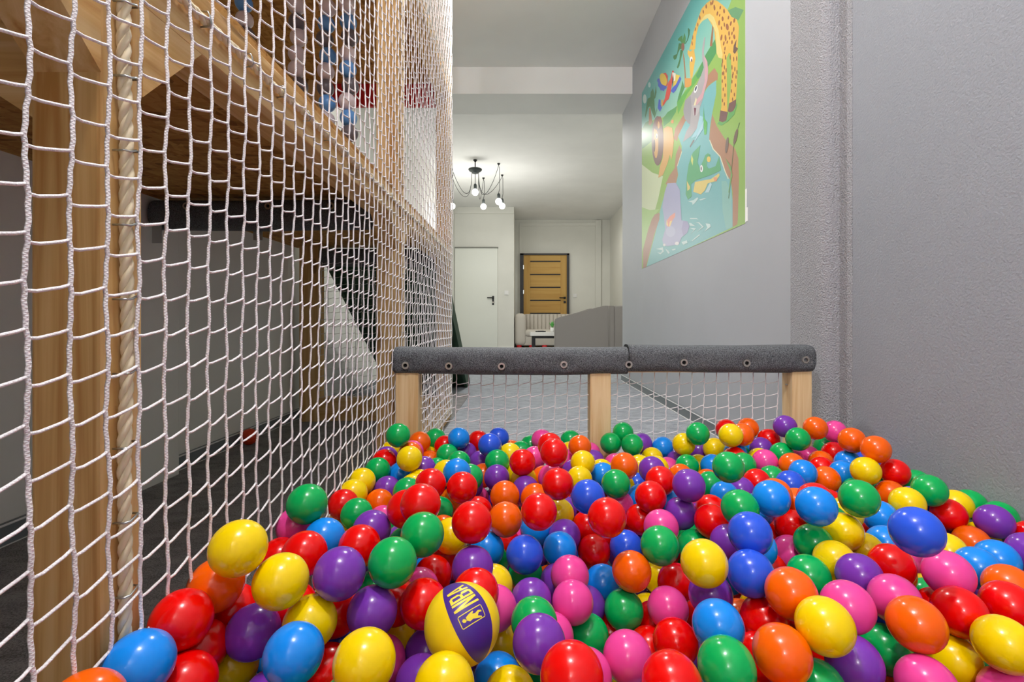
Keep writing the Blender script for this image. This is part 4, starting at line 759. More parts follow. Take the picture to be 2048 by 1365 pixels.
# ------------------------------------------------------------------ the ball pit
PIT=[
('G',-0.3614,1.4659,0.2869,'green pit ball beside the side net, orange right, yellow below'),
('Y',-0.4180,1.6078,0.2025,'yellow pit ball beside the side net, orange right, green above, purple below'),
('V',-0.4149,1.5385,0.2007,'purple pit ball beside the side net, yellow right, yellow above, red below'),
('R',-0.4037,1.4705,0.2093,'red pit ball beside the side net, yellow right, purple above, green below'),
('G',-0.4032,1.4013,0.2040,'green pit ball beside the side net, yellow left, sky-blue right, red above, purple below'),
('Y',-0.4180,1.3097,0.2013,'yellow pit ball beside the side net, purple right, orange below'),
('Y',-0.4180,1.2408,0.1931,'yellow pit ball beside the side net, red left, orange right, yellow above, green below'),
('V',-0.3565,1.3276,0.1746,'purple pit ball beside the side net, yellow left, green right, green above, red below'),
('B',-0.3495,1.4384,0.1802,'sky-blue pit ball beside the side net, green left, yellow right, red above, green below'),
('Y',-0.3094,1.3804,0.2418,'yellow pit ball beside the side net, red left, orange right, orange above, yellow below'),
('O',-0.3302,1.4850,0.2279,'orange pit ball beside the side net, yellow left, pink right, yellow below'),
('P',-0.3392,1.5528,0.2157,'pink pit ball beside the side net, orange left, orange right, orange above, purple below'),
('O',-0.3297,1.6202,0.2290,'orange pit ball beside the side net, green left, green right, pink below'),
('G',-0.2928,1.7000,0.2222,'green pit ball beside the side net, orange left, yellow below'),
('R',-0.2522,1.6450,0.2104,'red pit ball at the fence, yellow left, sky-blue right, green above, green below'),
('B',-0.2019,1.6106,0.2438,'sky-blue pit ball at the fence, red left, red right, green below'),
('V',-0.1824,1.6471,0.1881,'purple pit ball at the fence, green left, red above, purple below'),
('G',-0.2320,1.5636,0.2027,'green pit ball at the fence, orange left, purple right, red above, yellow below'),
('G',-0.1842,1.4681,0.2056,'green pit ball towards the fence, green left, purple right, sky-blue above, sky-blue below'),
('O',-0.2915,1.5877,0.1761,'orange pit ball beside the side net, yellow left, green right, yellow above, purple below'),
('G',-0.2546,1.5038,0.1755,'green pit ball at the fence, purple left, green above, yellow below'),
('V',-0.2821,1.4435,0.1960,'purple pit ball beside the side net, yellow left, yellow right, orange above, red below'),
('Y',-0.2060,1.3591,0.2089,'yellow pit ball towards the fence, purple left, sky-blue right, green above, royal-blue below'),
('Y',-0.2829,1.3765,0.1778,'yellow pit ball beside the side net, sky-blue left, red right, yellow above'),
('Y',-0.2844,1.3076,0.1863,'yellow pit ball beside the side net, sky-blue left, red right'),
('G',-0.2828,1.2371,0.1989,'green pit ball beside the side net, purple left, red right, sky-blue above, red below'),
('R',-0.2063,1.1350,0.2514,'red pit ball in the middle, green left, red right, purple above, green below'),
('B',-0.1625,1.2575,0.2407,'sky-blue pit ball towards the fence, yellow left, green right, green above, red below'),
('R',-0.1345,1.1335,0.2441,'red pit ball in the middle, royal-blue left, purple right, sky-blue above, red below'),
('R',-0.1464,1.7000,0.2150,'red pit ball at the fence, sky-blue left, royal-blue right, purple below'),
('D',-0.0763,1.6707,0.2312,'royal-blue pit ball at the fence, royal-blue left, orange right, yellow below'),
('D',-0.0943,1.4880,0.2523,'royal-blue pit ball towards the fence, red left, yellow right, green below'),
('G',-0.0017,1.6391,0.1937,'green pit ball at the fence, yellow left, pink right, red below'),
('G',0.0312,1.7000,0.1983,'green pit ball at the fence, green left, pink right, pink below'),
('P',0.0673,1.6496,0.2297,'pink pit ball at the fence, green left, red right, pink below'),
('R',0.0803,1.4089,0.2717,'red pit ball towards the fence, pink left, green right, red below'),
('R',0.0816,1.2533,0.2918,'red pit ball towards the fence, pink left, orange right, red above, red below'),
('G',0.1669,1.7000,0.2158,'green pit ball at the fence, red left, orange right, yellow below'),
('O',0.1778,1.5248,0.2388,'orange pit ball at the fence, yellow left, pink right, yellow below'),
('P',0.2253,1.6483,0.1868,'pink pit ball at the fence, orange left, purple below'),
('P',0.1397,1.5685,0.1856,'pink pit ball at the fence, red left, yellow right, yellow above, purple below'),
('Y',0.1735,1.4154,0.2201,'yellow pit ball towards the fence, pink left, yellow right, orange above, yellow below'),
('V',0.1555,1.4882,0.1739,'purple pit ball towards the fence, yellow right, pink above, red below'),
('Y',0.1566,1.3535,0.1936,'yellow pit ball towards the fence, red left, sky-blue right, yellow above, royal-blue below'),
('P',0.0393,1.5246,0.2049,'pink pit ball at the fence, red left, red right, pink above, orange below'),
('R',0.0022,1.3298,0.2458,'red pit ball towards the fence, green left, pink right, green above, yellow below'),
('Y',-0.0349,1.5039,0.2199,'yellow pit ball at the fence, royal-blue left, green right, orange above, yellow below'),
('G',-0.0698,1.4327,0.2184,'green pit ball towards the fence, purple left, red right, royal-blue above, purple below'),
('V',-0.1265,1.5287,0.1897,'purple pit ball at the fence, green left, green right, red above, green below'),
('O',-0.1120,1.4638,0.1696,'orange pit ball towards the fence, green left, purple right, purple above, pink below'),
('V',-0.0674,1.3678,0.1938,'purple pit ball towards the fence, green left, yellow right, green above, orange below'),
('Y',-0.0106,1.4360,0.1823,'yellow pit ball towards the fence, purple left, yellow right, yellow above, orange below'),
('Y',0.0064,1.3690,0.1886,'yellow pit ball towards the fence, yellow left, pink right, red above, purple below'),
('V',0.0106,1.2999,0.1838,'purple pit ball towards the fence, orange left, orange right, red above'),
('O',0.0624,1.4087,0.1785,'orange pit ball towards the fence, yellow left, pink right, pink above, orange below'),
('P',0.0783,1.3152,0.2093,'pink pit ball towards the fence, orange left, pink right, red above, orange below'),
('R',0.0803,1.1099,0.2596,'red pit ball in the middle, orange left, royal-blue right, red above, yellow below'),
('O',-0.0398,1.1930,0.2047,'orange pit ball in the middle, purple right, yellow above, orange below'),
('O',0.0330,1.2060,0.1944,'orange pit ball towards the fence, red right, orange above, red below'),
('G',-0.1358,1.3185,0.2092,'green pit ball towards the fence, sky-blue left, purple right, purple above, purple below'),
('V',-0.1405,1.3745,0.1684,'purple pit ball towards the fence, red left, pink right, green above, red below'),
('P',-0.1278,1.4203,0.1178,'pink pit ball towards the fence, purple left, orange above, red below'),
('V',0.2266,1.5792,0.1803,'purple pit ball at the fence, yellow left, pink right, pink above, yellow below'),
('G',0.3444,1.6958,0.2438,'green pit ball at the fence, green below'),
('G',0.2953,1.6542,0.2177,'green pit ball at the fence, green right, green above, pink below'),
('G',0.3580,1.6171,0.2222,'green pit ball at the fence, green left, purple right, green above, orange below'),
('V',0.4082,1.6962,0.2066,'purple pit ball at the fence, green left, sky-blue right, yellow below'),
('B',0.4758,1.6834,0.1973,'sky-blue pit ball at the fence, purple left, yellow right, yellow below'),
('Y',0.5121,1.5788,0.2335,'yellow pit ball at the fence, sky-blue left, purple right, green below'),
('G',0.5399,1.5319,0.2766,'green pit ball at the fence, yellow left, yellow right, purple below'),
('V',0.5954,1.6802,0.1835,'purple pit ball at the fence, yellow left, yellow right, green above, yellow below'),
('Y',0.6248,1.6222,0.2078,'yellow pit ball at the fence, purple left, sky-blue right, sky-blue below'),
('Y',0.4283,1.6389,0.1730,'yellow pit ball at the fence, yellow left, pink right, purple above, purple below'),
('P',0.4617,1.5802,0.1569,'pink pit ball at the fence, yellow left, green right, sky-blue above'),
('P',0.2929,1.5595,0.1744,'pink pit ball at the fence, purple left, orange right, green above'),
('Y',0.2422,1.5124,0.1694,'yellow pit ball at the fence, yellow left, orange right, purple above, sky-blue below'),
('B',0.2349,1.4439,0.1777,'sky-blue pit ball towards the fence, yellow left, orange right, yellow above, royal-blue below'),
('O',0.2659,1.2941,0.2458,'orange pit ball towards the fence, yellow left, purple right, green above, yellow below'),
('Y',0.3621,1.5372,0.1756,'yellow pit ball at the fence, orange left, yellow right, purple above, royal-blue below'),
('V',0.3487,1.3374,0.2241,'purple pit ball towards the fence, orange left, yellow right, yellow above, red below'),
('Y',0.4002,1.4803,0.1872,'yellow pit ball towards the fence, purple left, pink right, sky-blue above, red below'),
('G',0.5076,1.5325,0.1780,'green pit ball at the fence, pink left, sky-blue right, yellow above, purple below'),
('Y',0.5582,1.5784,0.1657,'yellow pit ball at the fence, green left, sky-blue right, purple above, purple below'),
('B',0.5782,1.5143,0.1832,'sky-blue pit ball at the fence, green left, green right, yellow above, orange below'),
('V',0.5082,1.6310,0.1653,'purple pit ball at the fence, sky-blue left, green right, yellow above, pink below'),
('O',0.4632,1.4565,0.1704,'orange pit ball towards the fence, yellow left, green right, purple below'),
('O',0.5436,1.4617,0.1539,'orange pit ball towards the fence, green left, green right, sky-blue above, green below'),
('R',0.3329,1.1991,0.2381,'red pit ball in the middle, royal-blue left, purple right, yellow above, sky-blue below'),
('V',0.3642,1.0889,0.2634,'purple pit ball in the middle, red left, green right, green above, purple below'),
('G',0.5072,1.3449,0.1812,'green pit ball towards the fence, purple left, sky-blue right, orange above, red below'),
('G',0.2318,1.2278,0.2219,'green pit ball towards the fence, royal-blue left, yellow right, orange above, red below'),
('Y',0.2715,1.3525,0.1740,'yellow pit ball towards the fence, green left, red right, orange above, pink below'),
('R',0.2910,1.1268,0.2254,'red pit ball in the middle, yellow left, sky-blue right, purple above, pink below'),
('P',0.2462,1.2560,0.1601,'pink pit ball towards the fence, red left, yellow above, red below'),
('D',0.3298,1.4217,0.1548,'royal-blue pit ball towards the fence, red right, yellow above, yellow below'),
('R',0.6964,1.7000,0.2532,'red pit ball at the fence, orange right, yellow below'),
('Y',0.6280,1.5008,0.2789,'yellow pit ball at the fence, yellow left, orange right, red above, red below'),
('O',0.7697,1.7000,0.2578,'orange pit ball at the fence, red right, sky-blue below'),
('O',0.6817,1.5442,0.2714,'orange pit ball at the fence, yellow left, purple right, orange above, green below'),
('R',0.8146,1.6479,0.2314,'red pit ball at the fence, orange left, purple right, green below'),
('V',0.8327,1.5801,0.2892,'purple pit ball at the fence, red left'),
('G',0.8353,1.5109,0.2652,'green pit ball at the fence, green left, orange right, pink below'),
('O',0.9090,1.5469,0.2907,'orange pit ball at the fence, green left, pink right, green below'),
('V',0.7666,1.6005,0.2151,'purple pit ball at the fence, sky-blue left, green right, orange above, pink below'),
('G',0.8013,1.5404,0.2124,'green pit ball at the fence, purple left, pink right, red above, orange below'),
('P',0.9188,1.5992,0.1873,'pink pit ball at the fence, pink left, orange right, green above, sky-blue below'),
('P',0.8540,1.5746,0.1829,'pink pit ball at the fence, green left, pink right, green above, sky-blue below'),
('B',0.6711,1.5691,0.2074,'sky-blue pit ball at the fence, yellow left, green right, yellow above, green below'),
('R',0.6425,1.5058,0.2080,'red pit ball at the fence, yellow left, sky-blue right, yellow above, green below'),
('Y',0.7341,1.5426,0.1949,'yellow pit ball at the fence, sky-blue left, pink right, purple above, green below'),
('P',0.7054,1.4482,0.2148,'pink pit ball towards the fence, green left, orange right, purple above, green below'),
('G',0.6372,1.4366,0.2086,'green pit ball towards the fence, green left, pink right, green above, purple below'),
('G',0.4743,1.1470,0.2862,'green pit ball in the middle, orange left, red right, red above, sky-blue below'),
('O',0.7615,1.4072,0.2152,'orange pit ball towards the fence, pink left, sky-blue right, green above, royal-blue below'),
('B',0.7531,1.3383,0.2151,'sky-blue pit ball towards the fence, orange left, orange right, pink above, red below'),
('G',0.6937,1.3862,0.1857,'green pit ball towards the fence, red left, royal-blue right, pink above, orange below'),
('O',0.8978,1.4993,0.1975,'orange pit ball towards the fence, pink left, sky-blue right, green above, red below'),
('R',0.8637,1.4389,0.1953,'red pit ball towards the fence, sky-blue left, sky-blue right, orange above, orange below'),
('R',0.6351,1.3492,0.1877,'red pit ball towards the fence, green left, green right, pink above, sky-blue below'),
('V',0.5761,1.3143,0.1768,'purple pit ball towards the fence, sky-blue left, sky-blue right, green above, green below'),
('D',0.6782,1.2615,0.2087,'royal-blue pit ball towards the fence, green left, red right, orange above, orange below'),
('O',0.8194,1.3445,0.1956,'orange pit ball towards the fence, sky-blue left, green right, red above, sky-blue below'),
('B',0.5178,1.2765,0.1766,'sky-blue pit ball towards the fence, green left, purple right, green above'),
('P',0.9999,1.5957,0.2693,'pink pit ball along the right wall, orange left, orange right, red below'),
('O',0.9311,1.4085,0.2861,'orange pit ball along the right wall, red left, orange right, sky-blue below'),
('O',0.9235,1.3034,0.2874,'orange pit ball towards the fence, orange left, yellow below'),
('R',0.9586,1.5350,0.2155,'red pit ball along the right wall, green left, orange right, pink above'),
('G',1.0094,1.6629,0.2026,'green pit ball along the right wall, pink left, red right, orange above, orange below'),
('B',0.9283,1.4225,0.2181,'sky-blue pit ball towards the fence, orange left, yellow right, orange above, sky-blue below'),
('B',0.8824,1.3725,0.2035,'sky-blue pit ball towards the fence, red left, yellow right, sky-blue above, green below'),
('Y',0.8808,1.2796,0.2381,'yellow pit ball towards the fence, sky-blue left, red right, orange above, green below'),
('R',0.9760,1.3072,0.2255,'red pit ball along the right wall, yellow left, green right, orange above, yellow below'),
('G',1.0377,1.3151,0.1948,'green pit ball along the right wall, red left, green right, sky-blue below'),
('O',0.9307,1.2621,0.1836,'orange pit ball along the right wall, green left, green right, red above, sky-blue below'),
('Y',0.8581,1.1119,0.2160,'yellow pit ball in the middle, orange left, sky-blue right, green above, royal-blue below'),
('G',0.9265,1.1355,0.2368,'green pit ball in the middle, yellow left, yellow right, red below'),
('G',1.0840,1.2092,0.1778,'green pit ball along the right wall, yellow left, green right, purple below'),
('Y',1.0228,1.1778,0.1875,'yellow pit ball along the right wall, green left, green right, red below'),
('R',0.9692,1.1341,0.1821,'red pit ball along the right wall, sky-blue left, yellow right, green above, purple below'),
('G',1.0840,1.1342,0.1765,'green pit ball along the right wall, green left, red below'),
('V',1.0199,1.0791,0.1886,'purple pit ball along the right wall, orange left, red right, green above, sky-blue below'),
('Y',1.0298,1.1212,0.1343,'yellow pit ball along the right wall, orange left, purple right, sky-blue below'),
('O',0.9664,1.0737,0.1447,'orange pit ball along the right wall, purple left, yellow right, red above, sky-blue below'),
('G',-0.3845,0.8964,0.2930,'green pit ball beside the side net, red right, sky-blue below'),
('R',-0.4180,1.1714,0.1915,'red pit ball beside the side net, green left, green right, yellow below'),
('P',-0.4180,0.9275,0.2408,'pink pit ball beside the side net, sky-blue right, green above, red below'),
('B',-0.3451,0.8745,0.2402,'sky-blue pit ball beside the side net, pink left, red right, red above, purple below'),
('R',-0.3496,0.8055,0.2460,'red pit ball beside the side net, red left, sky-blue right, pink above, yellow below'),
('R',-0.4180,0.8656,0.2094,'red pit ball beside the side net, yellow left, red right, pink above, yellow below'),
('Y',-0.3679,0.6498,0.3257,'yellow pit ball beside the side net, red right, orange below'),
('O',-0.3582,1.2592,0.1630,'orange pit ball beside the side net, yellow left, green right, purple above, purple below'),
('G',-0.3698,1.1217,0.1882,'green pit ball beside the side net, red left, pink right, yellow above, red below'),
('P',-0.3335,1.1973,0.1435,'pink pit ball beside the side net, green left, red right, orange above, purple below'),
('V',-0.2776,0.9275,0.2340,'purple pit ball beside the side net, green left, purple right, orange above, green below'),
('R',-0.2779,0.8581,0.2348,'red pit ball beside the side net, sky-blue left, green right, green above, purple below'),
('R',-0.2164,0.9360,0.2694,'red pit ball in the middle, pink left, red right, green above, purple below'),
('R',-0.1767,0.8752,0.3005,'red pit ball in the middle, red left, green right, red above, green below'),
('G',-0.2007,1.2143,0.1598,'green pit ball towards the fence, red left, red right, red above, yellow below'),
('G',-0.1611,0.8129,0.2740,'green pit ball near the front, purple left, yellow right, red above, red below'),
('G',-0.1887,0.7318,0.2678,'green pit ball near the front, red left, red right, purple above, red below'),
('V',-0.2592,1.0869,0.1444,'purple pit ball in the middle, purple left, green right, red above, green below'),
('R',-0.0862,0.8674,0.2722,'red pit ball in the middle, green left, orange right, red above, purple below'),
('Y',-0.1391,0.9917,0.1950,'yellow pit ball in the middle, green left, red right, green above, red below'),
('R',-0.1062,1.2122,0.1606,'red pit ball towards the fence, red left, orange right, pink above, red below'),
('R',-0.1636,1.0253,0.1394,'red pit ball in the middle, purple right, yellow above'),
('R',-0.1670,0.9438,0.1420,'red pit ball in the middle, green left, purple right, green above, red below'),
('D',0.1386,1.0417,0.2554,'royal-blue pit ball in the middle, red left, green right, yellow above, red below'),
('B',-0.0706,1.0240,0.1540,'sky-blue pit ball in the middle, purple left, red right, orange above, yellow below'),
('G',-0.0619,1.0724,0.1050,'green pit ball in the middle, royal-blue right, red above, yellow below'),
('R',0.0338,0.9692,0.2517,'red pit ball in the middle, orange left, yellow right, orange above, pink below'),
('Y',0.0872,1.1612,0.1734,'yellow pit ball in the middle, red left, red right, red above, purple below'),
('V',0.0948,1.0960,0.1507,'purple pit ball in the middle, red left, red right, yellow above, sky-blue below'),
('P',0.0128,1.1869,0.1006,'pink pit ball in the middle, red left, red above, royal-blue below'),
('R',-0.0392,1.1368,0.1179,'red pit ball in the middle, sky-blue left, pink right, orange above, green below'),
('O',-0.0333,1.0314,0.2121,'orange pit ball in the middle, red left, red right, orange above, red below'),
('D',0.0060,0.9471,0.1792,'royal-blue pit ball in the middle, green left, sky-blue right, pink above, green below'),
('B',0.0788,1.0285,0.1516,'sky-blue pit ball in the middle, royal-blue left, red right, purple above, purple below'),
('R',0.1569,1.0803,0.1240,'red pit ball in the middle, sky-blue left, royal-blue right, red above, sky-blue below'),
('R',0.1555,0.9089,0.2640,'red pit ball in the middle, red left, red right, green above, red below'),
('R',0.1507,1.1439,0.1513,'red pit ball in the middle, purple left, red right, royal-blue above, red below'),
('R',0.2754,1.1541,0.1635,'red pit ball in the middle, red left, pink right, pink above, royal-blue below'),
('V',0.3538,1.1116,0.1938,'purple pit ball in the middle, pink left, red right, purple above, green below'),
('P',0.2846,1.0189,0.2010,'pink pit ball in the middle, red left, purple right, sky-blue above, green below'),
('G',0.2543,0.9194,0.2082,'green pit ball in the middle, royal-blue left, green right, pink above, red below'),
('G',0.3691,1.0699,0.1393,'green pit ball in the middle, green left, purple right, purple above, yellow below'),
('Y',0.2821,0.7720,0.2472,'yellow pit ball near the front, red left, royal-blue right, red above, purple below'),
('R',0.3985,1.0490,0.2012,'red pit ball in the middle, purple left, royal-blue right, red above, yellow below'),
('R',0.4321,1.1411,0.1892,'red pit ball in the middle, purple left, green right, green above, red below'),
('G',0.4218,0.9658,0.2596,'green pit ball in the middle, red left, sky-blue right, purple above, royal-blue below'),
('V',0.4067,0.9818,0.1855,'purple pit ball in the middle, green left, royal-blue right, red above, yellow below'),
('B',0.3654,1.2200,0.1755,'sky-blue pit ball towards the fence, red left, purple right, red above, pink below'),
('B',0.4939,0.9887,0.2702,'sky-blue pit ball in the middle, green left, orange right, red above, sky-blue below'),
('O',0.5639,1.1116,0.2358,'orange pit ball in the middle, red left, royal-blue right, green above, orange below'),
('B',0.5445,0.9236,0.2788,'sky-blue pit ball in the middle, orange left, yellow right, red above, green below'),
('R',0.5973,1.0170,0.2562,'red pit ball in the middle, royal-blue left, sky-blue right, sky-blue above, sky-blue below'),
('G',0.6460,0.9571,0.2814,'green pit ball in the middle, sky-blue left, orange right, yellow above, yellow below'),
('O',0.6231,1.1335,0.2068,'orange pit ball in the middle, sky-blue left, sky-blue right, royal-blue above, red below'),
('R',0.5818,1.0749,0.1797,'red pit ball in the middle, sky-blue left, sky-blue right, orange above, pink below'),
('R',0.5598,1.1248,0.1368,'red pit ball in the middle, royal-blue left, red right, sky-blue above, pink below'),
('G',0.5583,0.9565,0.1959,'green pit ball in the middle, pink left, yellow right, sky-blue above, green below'),
('P',0.5408,1.0079,0.1528,'pink pit ball in the middle, royal-blue left, green right, red above, orange below'),
('Y',0.5556,0.8871,0.1945,'yellow pit ball in the middle, green left, yellow right, yellow above, pink below'),
('Y',0.6244,0.9693,0.2129,'yellow pit ball in the middle, green left, sky-blue right, yellow above, yellow below'),
('Y',0.6756,0.9839,0.1684,'yellow pit ball in the middle, yellow left, red right, red above, purple below'),
('Y',0.7065,1.0912,0.2000,'yellow pit ball in the middle, sky-blue left, sky-blue right, sky-blue above, yellow below'),
('B',0.7951,1.1078,0.1872,'sky-blue pit ball in the middle, yellow left, royal-blue right, orange above, sky-blue below'),
('D',0.5845,0.7399,0.3092,'royal-blue pit ball near the front, sky-blue left, purple right, sky-blue above, red below'),
('R',1.0801,1.0566,0.1623,'red pit ball along the right wall, purple left, green above, purple below'),
('V',0.9535,0.9400,0.1863,'purple pit ball along the right wall, sky-blue left, red above, orange below'),
('Y',0.8103,0.9538,0.1808,'yellow pit ball in the middle, royal-blue left, orange right, purple above, pink below'),
('B',0.8853,0.9310,0.1767,'sky-blue pit ball in the middle, sky-blue left, purple right, purple above, orange below'),
('B',0.7384,1.0157,0.1691,'sky-blue pit ball in the middle, yellow left, royal-blue right, sky-blue above, red below'),
('Y',-0.3199,0.6650,0.2749,'yellow pit ball beside the side net, red left, yellow right, red above, purple below'),
('O',-0.4180,0.6840,0.2593,'orange pit ball beside the side net, red left, yellow above, red below'),
('V',-0.2533,0.6963,0.2693,'purple pit ball near the front, red left, sky-blue above, red below'),
('V',-0.0824,0.8429,0.2050,'purple pit ball near the front, red left, yellow right, red above, printed below'),
('Y',-0.0504,0.8800,0.1558,'yellow pit ball in the middle, red left, green right, green above, pink below'),
('R',-0.0692,0.7572,0.2092,'red pit ball near the front, yellow right, purple above, printed below'),
('R',-0.1476,0.7525,0.1958,'red pit ball near the front, red left, printed right, red above, purple below'),
('R',-0.1992,0.7939,0.1747,'red pit ball near the front, purple left, red right, green above, yellow below'),
('G',0.0079,1.0004,0.1151,'green pit ball in the middle, yellow left, purple right, royal-blue above, purple below'),
('D',0.2239,1.0688,0.1380,'royal-blue pit ball in the middle, red left, green right, red above, orange below'),
('O',0.1994,0.9057,0.1679,'orange pit ball in the middle, sky-blue left, green right, royal-blue above, green below'),
('B',0.1596,0.9830,0.1058,'sky-blue pit ball in the middle, pink left, orange right, red above, purple below'),
('P',0.0888,0.9176,0.1540,'pink pit ball in the middle, purple left, sky-blue right, sky-blue above, pink below'),
('V',0.0708,0.9711,0.1134,'purple pit ball in the middle, green left, pink right, sky-blue above'),
('D',0.3815,0.8348,0.2660,'royal-blue pit ball near the front, purple left, red right, green above, royal-blue below'),
('D',0.3587,0.7827,0.2261,'royal-blue pit ball near the front, yellow left, orange right, royal-blue above, red below'),
('B',0.5073,1.0783,0.2131,'sky-blue pit ball in the middle, green left, red right, sky-blue above, red below'),
('R',0.2914,0.9401,0.1284,'red pit ball in the middle, purple right, green above, pink below'),
('O',0.3883,0.7200,0.2286,'orange pit ball near the front, royal-blue left, pink right, pink above'),
('V',0.3123,0.8264,0.1689,'purple pit ball near the front, red left, orange right, yellow above, sky-blue below'),
('G',0.4933,0.8591,0.1825,'green pit ball in the middle, pink left, pink right, green above, yellow below'),
('V',0.5529,0.8183,0.2034,'purple pit ball near the front, yellow left, red right, yellow above, pink below'),
('R',0.6282,0.8490,0.2057,'red pit ball near the front, purple left, green right, sky-blue above, pink below'),
('P',0.6802,0.7969,0.2178,'pink pit ball near the front, green left, sky-blue right, yellow above, red below'),
('G',0.7341,0.9007,0.1201,'green pit ball in the middle, pink left, red right, orange below'),
('B',0.8057,0.8846,0.1842,'sky-blue pit ball in the middle, pink left, sky-blue right, orange above, red below'),
('O',0.7954,0.8160,0.1863,'orange pit ball near the front, sky-blue left, sky-blue above, red below'),
('R',0.7462,0.7671,0.1839,'red pit ball near the front, red left, orange above, yellow below'),
('R',0.6494,0.7415,0.1895,'red pit ball near the front, orange left, red right, pink above, yellow below'),
('O',0.5388,0.6828,0.2068,'orange pit ball near the front, green left, red right, green above, pink below'),
('P',0.5591,0.7491,0.2038,'pink pit ball near the front, pink left, green right, red above, orange below'),
('P',0.4673,0.7167,0.2111,'pink pit ball near the front, orange left, pink right, purple above, purple below'),
('Y',0.3949,0.6511,0.2238,'yellow pit ball near the front, orange left, pink right, green above, purple below'),
('V',0.4484,0.6739,0.1598,'purple pit ball near the front, green left, orange right, pink above'),
('G',0.3853,0.6512,0.1416,'green pit ball near the front, orange left, purple right'),
('G',0.5476,0.7517,0.1274,'green pit ball near the front, purple left, pink right, pink above, orange below'),
('P',0.5264,0.6497,0.1470,'pink pit ball near the front, orange left, yellow right, orange above'),
('O',0.5918,0.7623,0.0749,'orange pit ball near the front, purple left, pink right, green above'),
('Y',0.6488,0.6722,0.1863,'yellow pit ball near the front, yellow left, red above, pink below'),
('Y',0.6374,0.7381,0.1212,'yellow pit ball near the front, pink left, green right, red above'),
('P',0.6564,0.6714,0.1173,'pink pit ball near the front, yellow left, yellow above'),
('O',0.3630,0.8294,0.1216,'orange pit ball near the front, sky-blue left, red right, green below'),
('B',0.2770,0.7047,0.1908,'sky-blue pit ball near the front, red left, orange right, purple above, green below'),
('G',0.2570,0.6268,0.1869,'green pit ball near the front, red left, orange right, sky-blue above'),
('O',0.3327,0.6386,0.1955,'orange pit ball near the front, green left, green right, red above'),
('R',0.3749,0.7724,0.1594,'red pit ball near the front, sky-blue left, orange right, royal-blue above, orange below'),
('P',0.0869,0.8490,0.1436,'pink pit ball near the front, green left, purple right, pink above, pink below'),
('V',0.1205,0.9271,0.0929,'purple pit ball in the middle, pink left, green right, sky-blue above, green below'),
('G',0.1846,0.9015,0.1002,'green pit ball in the middle, purple left, red right, orange above, pink below'),
('P',0.2562,0.8749,0.1187,'pink pit ball in the middle, red left, red above, red below'),
('R',0.2430,0.9200,0.0675,'red pit ball in the middle, green left, pink right, red below'),
('G',0.1146,0.8590,0.0808,'green pit ball in the middle, pink left, red right, purple above, pink below'),
('R',0.1653,0.9302,0.0400,'red pit ball in the middle, green left, purple above, pink below'),
('R',0.2181,0.8556,0.0603,'red pit ball in the middle, red right, red above, red below'),
('R',0.2447,0.7954,0.1101,'red pit ball near the front, red left, sky-blue right, pink above, red below'),
('P',0.1543,0.7281,0.1317,'pink pit ball near the front, pink left, red right, green above, yellow below'),
('P',0.0907,0.6976,0.1261,'pink pit ball near the front, red left, pink right, green above, yellow below'),
('R',0.0558,0.5547,0.2264,'red pit ball in the front row, purple left, pink right, pink above'),
('R',0.1775,0.5904,0.1920,'red pit ball in the front row, pink left, green right, red above'),
('P',0.0481,0.7973,0.1182,'pink pit ball near the front, purple left, green right, pink above, red below'),
('V',0.0231,0.6605,0.1953,'purple pit ball near the front, yellow left, pink right, green above, yellow below'),
('V',0.0171,0.8574,0.1427,'purple pit ball in the middle, yellow left, pink right, green above, green below'),
('G',0.0190,0.7563,0.1661,'green pit ball near the front, pink left, pink right, purple above, purple below'),
('P',-0.0428,0.8001,0.1614,'pink pit ball near the front, printed left, green right, yellow above, yellow below'),
('Y',-0.0340,0.8200,0.0954,'yellow pit ball near the front, printed left, purple right, pink above, sky-blue below'),
('B',-0.0351,0.7371,0.0932,'sky-blue pit ball near the front, yellow left, yellow right, yellow above'),
('Y',-0.0153,0.6743,0.1153,'yellow pit ball near the front, sky-blue left, purple above'),
('Y',-0.0901,0.5846,0.1935,'yellow pit ball in the front row, purple left, sky-blue right, printed above'),
('V',-0.1451,0.7728,0.1087,'purple pit ball near the front, pink left, printed right, red above, purple below'),
('V',-0.1414,0.7000,0.1146,'purple pit ball near the front, pink left, yellow right, purple above'),
('P',-0.2083,0.7446,0.1148,'pink pit ball near the front, yellow left, purple right, yellow above'),
('Y',-0.2130,0.8290,0.0961,'yellow pit ball near the front, yellow left, purple right, red above, pink below'),
('V',-0.2133,0.7147,0.2051,'purple pit ball near the front, red left, red right, green above, yellow below'),
('Y',-0.2871,0.6789,0.2112,'yellow pit ball beside the side net, purple left, red right, purple above, red below'),
('V',-0.3651,0.6796,0.1983,'purple pit ball beside the side net, yellow right, yellow above, yellow below'),
('B',-0.2779,0.6101,0.2144,'sky-blue pit ball beside the side net, purple left, red right, red above'),
('Y',-0.1803,0.5742,0.2290,'yellow pit ball in the front row, red left, pink right, purple above'),
('Y',-0.4027,0.6938,0.1417,'yellow pit ball beside the side net, red left, purple right, purple above'),
('V',-0.3290,0.6515,0.1275,'purple pit ball beside the side net, yellow left, sky-blue right'),
('R',-0.3455,0.7530,0.1906,'red pit ball beside the side net, purple left, purple right, yellow above, sky-blue below'),
('R',-0.4180,0.7244,0.2022,'red pit ball beside the side net, red left, yellow right, orange above, purple below'),
('R',-0.2767,0.7436,0.1882,'red pit ball beside the side net, yellow left, purple right, purple above, royal-blue below'),
('R',-0.2683,0.6908,0.1363,'red pit ball near the front, sky-blue left, yellow right, yellow above'),
('D',-0.2804,0.7725,0.1248,'royal-blue pit ball beside the side net, yellow right, red above, red below'),
('R',-0.4180,0.6149,0.2531,'red pit ball beside the side net, sky-blue left, red right, red below'),
